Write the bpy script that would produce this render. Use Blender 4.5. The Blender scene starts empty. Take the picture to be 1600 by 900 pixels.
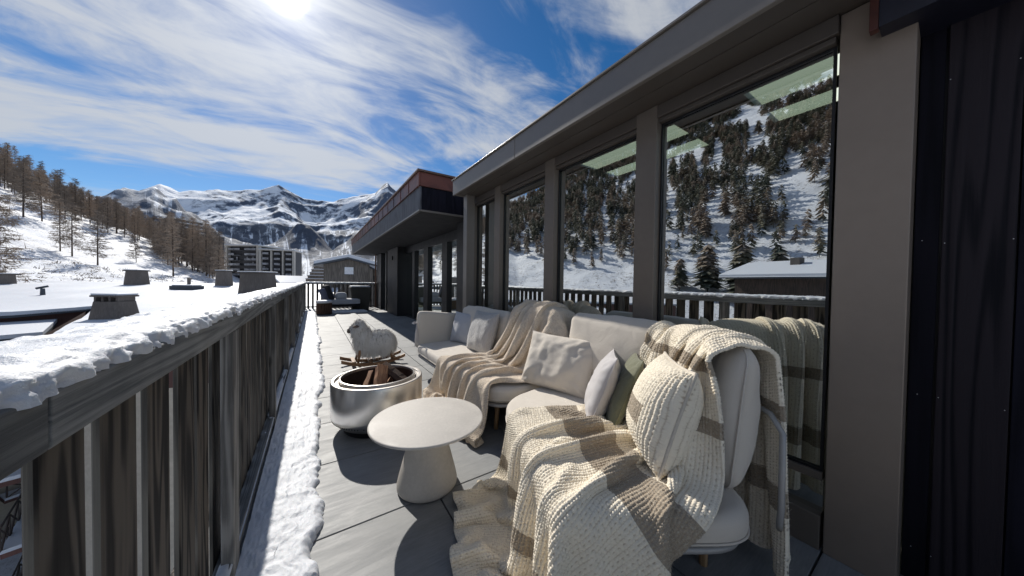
import bpy, bmesh, math, random
import numpy as np
from mathutils import Vector, Matrix
R = math.radians
scene = bpy.context.scene
col = scene.collection
rng = np.random.default_rng(7)
random.seed(7)

# ------------------------------------------------------------------ camera
cam_d = bpy.data.cameras.new('camera')
cam = bpy.data.objects.new('camera', cam_d); col.objects.link(cam)
FPX, TILT, ROLL, VPX, H = 463.4, 8.69, 0.014256, 489.9, 1.25
_n = Vector((ROLL, -1, -TILT/FPX)).normalized()
_y = Vector((VPX-800, -TILT + ROLL*(VPX-800), FPX)).normalized()
_x = _y.cross(_n)
right = Vector((_x[0], _y[0], _n[0])); down = Vector((_x[1], _y[1], _n[1])); fwd = Vector((_x[2], _y[2], _n[2]))
cam.matrix_world = Matrix(((right.x, -down.x, -fwd.x, 0), (right.y, -down.y, -fwd.y, 0), (right.z, -down.z, -fwd.z, H), (0, 0, 0, 1)))
cam_d.sensor_width = 36; cam_d.lens = FPX/1600*36
cam_d.clip_start = 0.03; cam_d.clip_end = 12000
scene.camera = cam

# ------------------------------------------------------------------ light
SUN_AZ, SUN_EL = -3.6, 37.0
sd = Vector((math.sin(R(SUN_AZ))*math.cos(R(SUN_EL)), math.cos(R(SUN_AZ))*math.cos(R(SUN_EL)), math.sin(R(SUN_EL))))
sun_d = bpy.data.lights.new('sun', 'SUN'); sun = bpy.data.objects.new('sun', sun_d); col.objects.link(sun)
sun_d.energy = 4.0; sun_d.angle = R(0.55); sun_d.color = (1.0, 0.95, 0.87)
sun.rotation_euler = (-sd).to_track_quat('-Z', 'Y').to_euler(); sun.location = sd*60

world = bpy.data.worlds.new('World'); scene.world = world; world.use_nodes = True
wt = world.node_tree; wt.nodes.clear()
class NT:
    """tiny node-tree writer"""
    def __init__(s, t): s.t = t
    def n(s, typ, props=None, **ins):
        nd = s.t.nodes.new('ShaderNode'+typ)
        for k, v in (props or {}).items(): setattr(nd, k, v)
        for k, v in ins.items():
            key = int(k[1:]) if k[0] == 'i' and k[1:].isdigit() else k.replace('_', ' ')
            s.set(nd, key, v)
        return nd
    def set(s, nd, key, v):
        sock = nd.inputs[key]
        if isinstance(v, bpy.types.NodeSocket): s.t.links.new(v, sock)
        elif isinstance(v, bpy.types.Node): s.t.links.new(v.outputs[0], sock)
        else:
            if hasattr(sock.default_value, '__len__') and not isinstance(v, (list, tuple, Vector)): v = (v, v, v)
            if sock.type == 'RGBA' and len(v) == 3: v = (*v, 1)
            sock.default_value = v
    def math(s, op, a, b=0.0, c=None, clamp=False):
        nd = s.n('Math', {'operation': op, 'use_clamp': clamp}, i0=a, i1=b)
        if c is not None: s.set(nd, 2, c)
        return nd.outputs[0]
    def mix(s, f, a, b, mode='MIX'):
        nd = s.n('Mix', {'data_type': 'RGBA', 'blend_type': mode, 'clamp_factor': True})
        s.set(nd, 0, f); s.set(nd, 6, a); s.set(nd, 7, b)
        return nd.outputs[2]
    def ramp(s, f, pts, interp='LINEAR'):
        nd = s.n('ValToRGB', None, Fac=f); cr = nd.color_ramp; cr.interpolation = interp
        while len(cr.elements) < len(pts): cr.elements.new(0.5)
        for e, (p, c) in zip(cr.elements, pts):
            e.position = p; e.color = (c, c, c, 1) if not hasattr(c, '__len__') else (*c, 1)
        return nd.outputs[0]
    def smooth(s, x, a, b, lo=0.0, hi=1.0):
        nd = s.n('MapRange', {'interpolation_type': 'SMOOTHSTEP'}, i0=x, i1=a, i2=b, i3=lo, i4=hi)
        return nd.outputs[0]
    def noise(s, vec, scale, detail=4, rough=0.55, dist=0.0):
        return s.n('TexNoise', None, Vector=vec, Scale=scale, Detail=detail, Roughness=rough, Distortion=dist)
    def mapping(s, vec, loc=(0, 0, 0), rot=(0, 0, 0), scale=(1, 1, 1)):
        return s.n('Mapping', None, Vector=vec, Location=loc, Rotation=rot, Scale=scale).outputs[0]

w = NT(wt)
sky = w.n('TexSky', {'sky_type': 'NISHITA', 'sun_disc': False, 'sun_elevation': R(SUN_EL), 'sun_rotation': R(SUN_AZ), 'altitude': 1900.0, 'air_density': 1.0, 'dust_density': 0.7, 'ozone_density': 2.0})
tc = w.n('TexCoord')
dirv = w.n('VectorMath', {'operation': 'NORMALIZE'}, i0=tc.outputs['Generated']).outputs[0]
sx = w.n('SeparateXYZ', None, Vector=dirv)
den = w.math('ADD', w.math('MAXIMUM', sx.outputs[2], 0.0), 0.22)
pv = w.n('CombineXYZ', None, X=w.math('DIVIDE', sx.outputs[0], den), Y=w.math('DIVIDE', sx.outputs[1], den), Z=0.0)
st = w.mapping(pv, loc=(0.35, 0.2, 0), rot=(0, 0, R(-32)), scale=(0.55, 1.5, 1))
n1 = w.noise(st, 1.15, 8, 0.58, 0.9).outputs[0]
st2 = w.mapping(pv, loc=(3.1, 1.7, 0), rot=(0, 0, R(-18)), scale=(0.9, 2.0, 1))
n2 = w.noise(st2, 2.3, 8, 0.60, 1.1).outputs[0]
cl = w.math('ADD', w.math('MULTIPLY', n1, 0.62), w.math('MULTIPLY', n2, 0.38))
dots = w.n('VectorMath', {'operation': 'DOT_PRODUCT'}, i0=dirv, i1=tuple(sd)).outputs['Value']
dots = w.math('MAXIMUM', dots, 0.0)
g_wide = w.math('POWER', dots, 7.0); g_mid = w.math('POWER', dots, 60.0); g_core = w.math('POWER', dots, 7000.0)
cover = w.math('ADD', cl, w.math('MULTIPLY', g_mid, 0.05))
fac = w.smooth(w.math('ADD', cover, w.smooth(sx.outputs[2], .08, .30, .035, 0.0)), 0.42, 0.60)
fac = w.math('MULTIPLY', fac, 0.88)
# thin veil of high cloud scatters more light the closer the direction is to the sun
cb = w.math('ADD', w.math('ADD', 3.5, w.math('MULTIPLY', g_wide, 0.9)), w.math('MULTIPLY', g_mid, 1.2))
cloudc = w.n('VectorMath', {'operation': 'SCALE'}, i0=(0.93, 0.97, 1.03), Scale=cb).outputs[0]
skyb = w.n('HueSaturation', None, Hue=0.5, Saturation=1.35, Value=.58, Fac=1.0, Color=sky.outputs[0])
mixc = w.mix(fac, skyb.outputs[0], cloudc)
glow = w.n('VectorMath', {'operation': 'SCALE'}, i0=(1.0, 0.97, 0.92), Scale=w.math('ADD', w.math('MULTIPLY', g_core, 260.0), w.math('MULTIPLY', w.math('POWER', dots, 500.0), 2.2))).outputs[0]
tot = w.n('VectorMath', {'operation': 'ADD'}, i0=mixc, i1=glow).outputs[0]
bg = w.n('Background', None, Color=tot, Strength=0.138)
w.n('OutputWorld', None, Surface=bg)
world.cycles.sampling_method = 'MANUAL'; world.cycles.sample_map_resolution = 512

vs = scene.view_settings
vs.view_transform = 'Standard'; vs.look = 'None'; vs.gamma = 1; vs.exposure = 0.25; vs.use_curve_mapping = False

# ------------------------------------------------------------------ numpy noise
_perm = np.random.default_rng(3).permutation(256); _perm = np.concatenate([_perm, _perm, _perm])
_val = np.random.default_rng(5).random(256)*2-1
def vnoise(x, y, z=0.0):
    x, y, z = np.broadcast_arrays(np.asarray(x, float), np.asarray(y, float), np.asarray(z, float))
    xi, yi, zi = np.floor(x).astype(int), np.floor(y).astype(int), np.floor(z).astype(int)
    fx, fy, fz = x-xi, y-yi, z-zi
    u, v, t = [f*f*f*(f*(f*6-15)+10) for f in (fx, fy, fz)]
    def h(a, b, c): return _val[_perm[_perm[_perm[a & 255] + (b & 255)] + (c & 255)]]
    def L(a, b, q): return a+(b-a)*q
    return L(L(L(h(xi, yi, zi), h(xi+1, yi, zi), u), L(h(xi, yi+1, zi), h(xi+1, yi+1, zi), u), v),
             L(L(h(xi, yi, zi+1), h(xi+1, yi, zi+1), u), L(h(xi, yi+1, zi+1), h(xi+1, yi+1, zi+1), u), v), t)
def fbm(x, y, z=0.0, o=4, g=0.5):
    s = 0; a = 1; n = 0
    for i in range(o):
        s = s + a*vnoise(np.asarray(x)*2**i+17*i, np.asarray(y)*2**i+5*i, np.asarray(z)*2**i); n += a; a *= g
    return s/n
def ridged(x, y, z=0.0, o=5, g=0.5):
    s = 0; a = 1; n = 0
    for i in range(o):
        s = s + a*(1-2*np.abs(vnoise(np.asarray(x)*2**i+31*i, np.asarray(y)*2**i+11*i, z))); n += a; a *= g
    return s/n

# ------------------------------------------------------------------ materials
MATS = {}
def material(name, fn):
    if name in MATS: return MATS[name]
    m = bpy.data.materials.new(name); m.use_nodes = True; t = m.node_tree; t.nodes.clear(); k = NT(t)
    MATS[name] = m; fn(k); return m
def pbsdf(k, color, rough=0.6, metal=0.0, bump=None, bstr=0.3, bdist=0.01, disp=None, **extra):
    b = k.n('BsdfPrincipled'); k.set(b, 'Base Color', color); k.set(b, 'Roughness', rough); k.set(b, 'Metallic', metal)
    for a, v in extra.items(): k.set(b, a.replace('_', ' '), v)
    if bump is not None:
        bn = k.n('Bump', None, Strength=bstr, Distance=bdist, Height=bump); k.set(b, 'Normal', bn.outputs[0])
    k.n('OutputMaterial', None, Surface=b)
    return b
def obv(k): return k.n('TexCoord').outputs['Object']
def gpos(k): return k.n('NewGeometry').outputs['Position']
def orand(k): return k.n('ObjectInfo').outputs['Random']

def plain(name, c, rough=0.6, metal=0.0, var=0.15, scale=6, bstr=0.15, bdist=0.004, **ex):
    def f(k):
        p = obv(k); n = k.noise(p, scale, 6, 0.6).outputs[0]
        n2 = k.noise(p, scale*9, 4, 0.6).outputs[0]
        f_ = k.math('ADD', k.math('MULTIPLY', n, .6), k.math('MULTIPLY', n2, .4))
        cc = k.mix(k.smooth(f_, .3, .7), [x*(1-var) for x in c], [min(1, x*(1+var)) for x in c])
        pbsdf(k, cc, k.smooth(n, .2, .8, rough*.85, min(1, rough*1.12)), metal, n2, bstr, bdist, **ex)
    return material(name, f)

def wood(name, dark, light, axis='Z', gs=1.0, rough=.75, bstr=.5, knots=True, off=True, st=.07, rw=.24, rf=70.0, spec=.5, fw=.46, lo=.36, hi=.74):
    """weathered / finished timber with grain running along the given axis of the object"""
    def f(k):
        p = obv(k)
        if off:
            r = orand(k); o = k.n('CombineXYZ', None, X=k.math('MULTIPLY', r, 13.7), Y=k.math('MULTIPLY', r, 7.3), Z=k.math('MULTIPLY', r, 31.0))
            p = k.n('VectorMath', {'operation': 'ADD'}, i0=p, i1=o.outputs[0]).outputs[0]
        s = {'X': (st, 1, 1), 'Y': (1, st, 1), 'Z': (1, 1, st)}[axis]
        q = k.mapping(p, scale=s)
        warp = k.noise(q, 6.5*gs, 3, .5).outputs[0]
        rings = k.math('SINE', k.math('MULTIPLY', warp, rf))
        rings = k.math('MULTIPLY_ADD', rings, .5, .5)
        q2 = k.mapping(p, scale=tuple(.02 if a < 1 else 1 for a in s))
        fine = k.noise(q2, 240*gs, 6, .85).outputs[0]
        blot = k.noise(p, 2.2*gs, 4, .6).outputs[0]
        g = k.math('ADD', k.math('MULTIPLY', rings, rw), k.math('ADD', k.math('MULTIPLY', fine, fw), k.math('MULTIPLY', blot, .40)))
        c = k.mix(k.smooth(g, lo, hi), dark, light)
        if knots:
            v = k.n('TexVoronoi', {'feature': 'F1'}, Vector=k.mapping(p, scale=tuple(.45 if a < 1 else 1 for a in s)), Scale=5.0*gs)
            kn = k.smooth(v.outputs['Distance'], .05, .16, 1, 0)
            c = k.mix(k.math('MULTIPLY', kn, .8), c, [x*.35 for x in dark])
        hv = k.n('HueSaturation', None, Hue=.5, Saturation=1.0, Fac=1.0, Value=k.math('MULTIPLY_ADD', orand(k), .7, .65), Color=c)
        pbsdf(k, hv.outputs[0], rough, 0, g, bstr, .004, Specular_IOR_Level=spec)
    return material(name, f)

def snowmat(name='snow', c0=(.62, .655, .72), c1=(.74, .755, .785)):
    def f(k):
        p = gpos(k)
        a = k.noise(p, 22, 6, .65).outputs[0]; b = k.noise(p, 230, 4, .7).outputs[0]; m_ = k.noise(p, 70, 4, .7).outputs[0]
        h = k.math('ADD', k.math('MULTIPLY', a, .8), k.math('ADD', k.math('MULTIPLY', b, .45), k.math('MULTIPLY', m_, .5)))
        c = k.mix(a, c0, c1)
        b_ = pbsdf(k, c, .55, 0, h, .50, .008, Subsurface_Weight=.12, Subsurface_Scale=.02)
        k.set(b_, 'Subsurface Radius', (.5, .8, 1.0))
    return material(name, f)

M_snow = snowmat()
M_rail = wood('weathered_rail_wood', (.060, .066, .070), (.27, .272, .262), 'Y', 1.0, st=.03, rw=.16, rf=150.0, fw=.62, lo=.36, hi=.86)
M_board = wood('weathered_board_wood', (.012, .0105, .0105), (.115, .098, .082), 'Z', .9, st=.10, rw=.62, rf=72.0, spec=.3, fw=.34, lo=.36, hi=1.0)
M_edge = wood('lit_weathered_board_edge', (.035, .031, .026), (.135, .122, .10), 'Z', 1.0, knots=False)  # lighter copy of the board wood; light on the near edge put into colour
M_post = wood('lit_weathered_post_wood', (.085, .082, .078), (.25, .24, .225), 'Z', 1.2)  # paler than the boards: light on the front face put into the colour
M_bronze = plain('bronze_painted_metal', (.165, .139, .116), .45, .3, .05, 2.5, .06, .001)
M_fascia = plain('fascia_painted_metal', (.19, .172, .155), .40, .3, .05, 2.0, .06, .001)
M_black = plain('black_painted_metal', (.012, .012, .014), .45, .2, .1)
M_darkwood = wood('charred_dark_cladding', (.0045, .0045, .0085), (.010, .0095, .017), 'Z', .6, .6, .4, spec=.12)
M_grain = wood('charred_cladding_with_grain', (.0040, .0040, .0075), (.026, .021, .026), 'Z', .42, .5, .5, False, st=.045, rw=.42, rf=170.0, spec=.14)
def _copper(k):
    p = gpos(k); n = k.noise(p, 1.4, 6, .65, .6).outputs[0]; n2 = k.noise(p, 26, 4, .6).outputs[0]
    c = k.mix(k.smooth(n, .38, .66), (.075, .030, .026), (.20, .072, .052))
    pbsdf(k, c, .42, .55, n2, .1, .002)
M_copper = material('weathered_copper_sheet', _copper)
def _tile(k):
    p = gpos(k)
    big = k.noise(p, 1.3, 5, .6).outputs[0]
    sp = k.mapping(p, rot=(0, 0, R(-24)), scale=(.35, 2.6, 1))
    st_ = k.noise(sp, 7, 8, .72, .6).outputs[0]
    sp2 = k.mapping(p, rot=(0, 0, R(-14)), scale=(.5, 5, 1))
    st2_ = k.noise(sp2, 26, 5, .7, .3).outputs[0]
    fine = k.noise(p, 420, 3, .6).outputs[0]
    f_ = k.math('ADD', k.math('MULTIPLY', st_, .38), k.math('ADD', k.math('MULTIPLY', st2_, .25), k.math('MULTIPLY', big, .42)))
    c = k.mix(k.smooth(f_, .34, .74), (.155, .163, .172), (.325, .332, .335))
    c = k.mix(k.math('MULTIPLY', fine, .16), c, (.1, .1, .1))
    hs = k.n('HueSaturation', None, Hue=.5, Saturation=1.0, Fac=1.0, Value=k.math('MULTIPLY_ADD', k.n('TexWhiteNoise', {'noise_dimensions': '2D'}, Vector=k.n('VectorMath', {'operation': 'FLOOR'}, i0=k.n('VectorMath', {'operation': 'DIVIDE'}, i0=k.n('VectorMath', {'operation': 'SUBTRACT'}, i0=p, i1=(.61, .322, -1)).outputs[0], i1=(.72, .675, 1e6)).outputs[0]).outputs[0]).outputs[0], .14, .93), Color=c)
    pbsdf(k, hs.outputs[0], k.smooth(st_, .3, .7, .5, .68), 0, k.math('ADD', f_, k.math('MULTIPLY', fine, .25)), .35, .0025)
M_tile = material('grey_slate_look_tile', _tile)
def _glass(k):
    lw = k.n('Fresnel', None, IOR=1.5)
    fac = k.math('MULTIPLY_ADD', lw.outputs[0], 0.5, .66, clamp=True)
    wob = k.n('Bump', None, Strength=.05, Distance=.02, Height=k.noise(gpos(k), .8, 2, .5).outputs[0])
    gl = k.n('BsdfGlossy', None, Color=(.94, .97, .96), Roughness=0.0, Normal=wob.outputs[0])
    tr = k.n('BsdfTransparent', None, Color=(.60, .72, .62))
    mx = k.n('MixShader', None, i0=fac, i1=tr, i2=gl)
    k.n('OutputMaterial', None, Surface=mx)
M_glass = material('reflective_solar_glass', _glass)
def fabric(name, c1, c2, scale=420, bst=.35, fuzz=.25):
    def f(k):
        p = obv(k)
        wv = k.noise(k.mapping(p, scale=(1, 1, .12)), scale*1.3, 2, .5); wv2 = k.noise(k.mapping(p, scale=(.12, .12, 1)), scale*1.3, 2, .5)
        n = k.noise(p, scale, 3, .6).outputs[0]; big = k.noise(p, 3.5, 4, .5).outputs[0]
        ww = k.math('ADD', k.math('MULTIPLY', wv.outputs[0], .35), k.math('ADD', k.math('MULTIPLY', wv2.outputs[0], .35), k.math('MULTIPLY', n, .6)))
        c = k.mix(k.math('ADD', k.math('MULTIPLY', ww, .6), k.math('MULTIPLY', big, .35), clamp=True), c1, c2)
        wr = k.noise(p, 9, 3, .5, .8).outputs[0]
        hh = k.math('ADD', k.math('MULTIPLY', ww, .12), wr)
        pbsdf(k, c, .9, 0, hh, bst, .012, Sheen_Weight=fuzz, Sheen_Roughness=.5)
    return material(name, f)
M_linen = fabric('beige_outdoor_fabric', (.50, .45, .385), (.70, .64, .56))
M_pale = fabric('pale_lilac_grey_fabric', (.42, .40, .40), (.56, .54, .54))
M_olive = fabric('olive_boucle_fabric', (.075, .08, .045), (.20, .20, .125), 160, .8)
M_coolgrey = fabric('cool_grey_fabric', (.36, .37, .40), (.52, .53, .56))
M_frame = plain('light_grey_powder_coat', (.36, .35, .34), .4, .2, .04)
M_oak = wood('oak_leg_wood', (.26, .15, .075), (.52, .34, .19), 'Z', 2.0, .5, .2, False)

# ------------------------------------------------------------------ mesh helpers
def tag(o, label=None, cat=None, group=None, kind=None):
    if label: o['label'] = label
    if cat: o['category'] = cat
    if group: o['group'] = group
    if kind: o['kind'] = kind
    return o
def empty(name, loc=(0, 0, 0), rz=0, label=None, cat=None, group=None):
    o = bpy.data.objects.new(name, None); col.objects.link(o); o.location = loc; o.rotation_euler = (0, 0, rz)
    o.empty_display_size = .05
    return tag(o, label, cat, group)
def meshobj(name, V, F, mat, parent=None, smooth=False, bevel=0, loc=None, mats=None, midx=None, seg=2):
    me = bpy.data.meshes.new(name)
    V = np.asarray(V, float)
    if isinstance(F, np.ndarray) and F.ndim == 2:
        nf, kk = F.shape
        me.vertices.add(len(V)); me.vertices.foreach_set('co', V.ravel())
        me.loops.add(nf*kk); me.loops.foreach_set('vertex_index', F.astype(np.int32).ravel())
        me.polygons.add(nf); me.polygons.foreach_set('loop_start', np.arange(0, nf*kk, kk, dtype=np.int32))
        me.polygons.foreach_set('loop_total', np.full(nf, kk, dtype=np.int32))
        me.update(calc_edges=True); me.validate()
    else:
        me.from_pydata([tuple(v) for v in V], [], [tuple(int(i) for i in f) for f in F]); me.update()
    for m in (mats or [mat]): me.materials.append(m)
    if midx is not None: me.polygons.foreach_set('material_index', np.asarray(midx, dtype=np.int32))
    if smooth: me.polygons.foreach_set('use_smooth', np.ones(len(me.polygons), dtype=bool))
    o = bpy.data.objects.new(name, me); col.objects.link(o)
    if parent: o.parent = parent
    if loc is not None: o.location = loc
    if bevel:
        b = o.modifiers.new('bevel', 'BEVEL'); b.width = bevel; b.segments = seg; b.limit_method = 'ANGLE'; b.angle_limit = R(35)
        b.harden_normals = False
    return o
class MB:
    def __init__(s): s.V = []; s.F = []; s.n = 0
    def add(s, V, F):
        s.V.extend([tuple(v) for v in V]); s.F.extend([tuple(int(i)+s.n for i in f) for f in F]); s.n += len(V)
    def box(s, x0, x1, y0, y1, z0, z1, M=None):
        V = [(x, y, z) for x in (x0, x1) for y in (y0, y1) for z in (z0, z1)]
        if M is not None: V = [tuple(M @ Vector(v)) for v in V]
        s.add(V, [(0, 1, 3, 2), (4, 6, 7, 5), (0, 4, 5, 1), (2, 3, 7, 6), (0, 2, 6, 4), (1, 5, 7, 3)]); return s
    def tube(s, pts, r, seg=10, caps=True):
        pts = [Vector(p) for p in pts]; rr = r if hasattr(r, '__len__') else [r]*len(pts)
        V = []; prev = None
        for i, p in enumerate(pts):
            t = (pts[min(i+1, len(pts)-1)]-pts[max(i-1, 0)]).normalized()
            a = prev if prev is not None else (Vector((0, 0, 1)) if abs(t.z) < .9 else Vector((1, 0, 0)))
            u = (a - t*a.dot(t)).normalized(); v = t.cross(u); prev = u
            for k in range(seg):
                an = 2*math.pi*k/seg; V.append(p+(u*math.cos(an)+v*math.sin(an))*rr[i])
        F = []
        for i in range(len(pts)-1):
            for k in range(seg):
                a, b = i*seg+k, i*seg+(k+1) % seg
                F.append((a, b, b+seg, a+seg))
        if caps: F.append(tuple(range(seg))[::-1]); F.append(tuple(range((len(pts)-1)*seg, len(pts)*seg)))
        s.add(V, F); return s
    def lathe(s, prof, seg=64, c=(0, 0, 0)):
        V = []; F = []
        for (r, z) in prof:
            for k in range(seg):
                an = 2*math.pi*k/seg; V.append((c[0]+r*math.cos(an), c[1]+r*math.sin(an), c[2]+z))
        for i in range(len(prof)-1):
            for k in range(seg):
                a, b = i*seg+k, i*seg+(k+1) % seg; F.append((a, b, b+seg, a+seg))
        s.add(V, F); return s
    def prism(s, poly, z0, z1):
        n = len(poly); V = [(x, y, z0) for x, y in poly]+[(x, y, z1) for x, y in poly]
        s.add(V, [tuple(range(n))[::-1], tuple(range(n, 2*n))]+[(i, (i+1) % n, n+(i+1) % n, n+i) for i in range(n)]); return s
    def build(s, name, mat, parent=None, **kw): return meshobj(name, s.V, s.F, mat, parent, **kw)
def gridfaces(nu, nv, wrapu=False, wrapv=False):
    iu = np.arange(nu if wrapu else nu-1); iv = np.arange(nv if wrapv else nv-1)
    A, B = np.meshgrid(iu, iv, indexing='ij'); A2 = (A+1) % nu; B2 = (B+1) % nv
    return np.stack([A*nv+B, A2*nv+B, A2*nv+B2, A*nv+B2], -1).reshape(-1, 4)
def struct(o): o['kind'] = 'structure'; return o
# ================================================================== terrace floor
def _sub():
    m = MB(); m.box(-.46, 3.4, -3.0, 15.3, -.30, -.03); return m
struct(_sub().build('terrace_slab', plain('concrete_slab', (.05, .05, .05), .9)))
m = MB()
xs = [.61+.72*k for k in range(-2, 5)]; ys = [.322+.675*k for k in range(-5, 23)]
for i in range(len(xs)-1):
    for j in range(len(ys)-1):
        x0, x1, y0, y1 = max(xs[i], -.44)+.004, min(xs[i+1], 3.38)-.004, ys[j]+.004, min(ys[j+1], 15.25)-.004
        if x1 > x0+.02: m.box(x0, x1, y0, y1, -.028, 0)
struct(m.build('terrace_floor', M_tile, bevel=.0018, seg=1))
m = MB(); m.box(-.50, -.46, -3, 15.34, -.42, -.001); m.box(-.50, 3.4, 15.3, 15.34, -.42, -.001)
struct(m.build('terrace_edge_fascia', M_board))

# ================================================================== railing on the valley side
RX = -.27
rail = empty('deck_railing', (RX, 6, 0), 0, 'long grey weathered timber railing with a broad handrail along the valley side of the terrace', 'railing')
rail.location = (0, 0, 0)
y = -2.4; seglen = 3.0; k = 0
while y < 15.0:
    y1 = min(y+seglen, 15.1)
    # broad plank, its face tilted a little outwards, and a thin bead below the snow
    mm = MB(); prof = [(-.266, 1.112), (-.262, 1.109), (-.262, 1.043), (-.265, 1.040), (-.302, 1.040), (-.302, 1.088), (-.43, 1.088), (-.43, 1.112)]
    V = [(px, yy, pz) for yy in (y+.002, y1-.002) for px, pz in prof]; n = len(prof)
    F = [tuple(range(n)), tuple(range(n, 2*n))[::-1]]+[(i, i+n, (i+1) % n+n, (i+1) % n) for i in range(n)]
    mm.add(V, F); o = mm.build('handrail_plank', M_rail, rail, bevel=.003); y = y1; k += 1
posts = [-1.6, .02, 1.63, 3.15, 4.7, 6.25, 7.8, 9.35, 10.9, 12.45, 14.0, 15.0]
for py in posts:
    mm = MB(); mm.box(-.302, -.262, py-.05, py+.05, 0.0, 1.039); mm.build('post', M_post, rail, bevel=.004)
nb = 0; far_b = MB(); rb = random.Random(11)
bl = [(-1.1+.13*i, .095) for i in range(11)]+[(.50, .150), (.715, .108), (.868, .128)]
yy = 1.050
while yy < 14.95:
    wd = .120+rb.uniform(-.01, .01); bl.append((yy, wd)); yy += wd+rb.choice([.054, .058, .062])
for yy, wd in bl:
    mm = MB() if nb < 96 else far_b
    zx = rb.uniform(-.003, .003)
    mm.box(-.336+zx, -.322+zx, yy, yy+wd, -.20, 1.038)
    if nb < 96: meshobj('baluster', mm.V, mm.F, None, rail, bevel=.003, seg=1, mats=[M_board, M_edge], midx=[0, 0, 1, 0, 0, 0]); nb += 1
if far_b.n: tag(far_b.build('balusters_beyond', M_board, rail), kind='stuff')
mm = MB(); mm.box(-.320, -.272, -1.2, 14.97, .045, .115); mm.build('bottom_rail', M_rail, rail, bevel=.003)
# railing across the far end
er = empty('end_railing', (0, 0, 0), 0, 'slatted timber railing with a snow dusted top closing the far end of the terrace', 'railing')
mm = MB(); mm.box(-.30, 2.45, 15.05, 15.19, 1.06, 1.115); mm.build('handrail_plank', M_rail, er, bevel=.004)
mm = MB(); mm.box(-.30, 2.45, 15.09, 15.13, .07, .12); mm.build('bottom_rail', M_rail, er)
x_ = -.22
while x_ < 2.40:
    mm = MB(); mm.box(x_, x_+.075, 15.125, 15.15, -.1, 1.06); mm.build('baluster', M_board, er); x_ += .16
for px in (.6, 1.5, 2.40):
    mm = MB(); mm.box(px, px+.06, 15.06, 15.12, 0, 1.058); mm.build('post', M_post, er)

# ---- snow lying on the handrails and along the foot of the railing
def snow_ridge(name, y0, y1, xc, zb, hw, hgt, label, step=.008, ns=30, along='y', seed=0, lip=.02):
    ys_ = [y0]; 
    while ys_[-1] < y1: ys_.append(ys_[-1]+step*max(1.0, (abs(ys_[-1])+.3)/1.0 if along == 'y' else 1.0)*.8)
    Y = np.array(ys_); s = np.linspace(0, 1, ns)
    YY, S = np.meshgrid(Y, s, indexing='ij')
    a = (S*1.0)*math.pi
    # half-ellipse with blunt edges hanging a little over the plank
    ca, sa = np.cos(a), np.sin(a)
    wv = 1+.10*fbm(YY*3+seed, S*0+2, o=3)
    X = xc + hw*wv*np.sign(ca)*np.abs(ca)**.7
    Z = zb + hgt*(1+.10*fbm(YY*2.1+seed, S*0+7, o=3))*np.abs(sa)**.62
    edge = np.abs(ca)**3
    lump = fbm(YY*14+seed, S*5.5, 1.7, o=4)
    lump2 = fbm(YY*55+seed, S*22, 4.2, o=3)
    bil = .5-np.abs(vnoise(YY*26+seed, S*4.2, 2.2)); bil2 = .5-np.abs(vnoise(YY*60+seed, S*11, 7.2)); bil3 = fbm(YY*120+seed, S*22, 1.1, o=2)
    X = X + np.sign(ca)*edge*(.014*bil+.007*bil2+.003*bil3)
    Z = Z + (.0065*bil+.0035*bil2+.0015*bil3)*np.abs(sa)**.3
    X = X + np.sign(ca)*edge*(.010*fbm(YY*13+seed, S*2, 3.3, o=3)+.004*lump2)
    dz = .008*lump*(1-.3*edge)+.002*lump2
    Z = Z + dz
    drip = np.clip(fbm(YY*9+seed, 3.0+0*S, 0.5, o=4)+.03, 0, 1)
    hang = (ca > .93)*1.0
    Z = Z - edge*drip*lip*1.2*(ca > 0) - hang*.003
    if along == 'y': V = np.stack([X, YY, Z], -1)
    else: V = np.stack([YY, X, Z], -1)
    o = meshobj(name, V.reshape(-1, 3), gridfaces(*YY.shape) if along != 'y' else gridfaces(*YY.shape)[:, ::-1], M_snow, smooth=True)
    return tag(o, label, 'snow', kind='stuff')
snow_ridge('rail_snow', -1.5, 15.15, -.345, 1.113, .080, .034, 'thick crusty snow lying along the top of the long railing', ns=46)
snow_ridge('rail_snow', -.3, 2.45, 15.12, 1.112, .075, .045, 'thin snow along the top of the railing at the far end', step=.02, ns=16, along='x', seed=5)
# strip
Y = [-1.0]
while Y[-1] < 14.6: Y.append(Y[-1]+.009*max(1.0, (abs(Y[-1])+.2)/1.4))
Y = np.array(Y); s = np.linspace(0, 1, 64)
YY, S = np.meshgrid(Y, s, indexing='ij')
xe = np.interp(Y, [-1, 1.4, 1.5, 2.0, 2.2, 2.35, 3.0, 4.2, 8.3, 11, 13, 14.6], [0, -.015, -.01, .01, 0, .035, .05, .10, .11, .08, .05, .03])
xe = xe + .040*fbm(Y*1.9, 6.3, o=2) + .045*fbm(Y*5, 1.3, o=4)+.030*(.4-np.abs(vnoise(Y*6.3, 4.1)))+.007*(.5-np.abs(vnoise(Y*29, 4.1)))+.008*fbm(Y*60, 8.1, o=2)
xe = xe[:, None]
X = -.262 + (xe+.262)*S
prof = np.clip((1-S)/.16, 0, 1); prof = np.sqrt(np.clip(1-(1-prof)**2, 0, 1))
Z = (.050+.014*fbm(YY*1.7, S*1.5, 0, o=3))*prof*(1-.25*S) + prof*(.012*fbm(YY*6, X*7, 2, o=4)+.008*(.5-np.abs(vnoise(YY*17, X*20, 6)))+.0045*(.5-np.abs(vnoise(YY*48, X*52, 3)))+.003*fbm(YY*90, X*90, 6, o=2)) + .001
Z = np.maximum(Z, .0008*prof); X = X + .012*prof*fbm(YY*24, X*24, 9, o=2)*(S > .5)
V = np.stack([X, YY, Z], -1)
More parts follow.
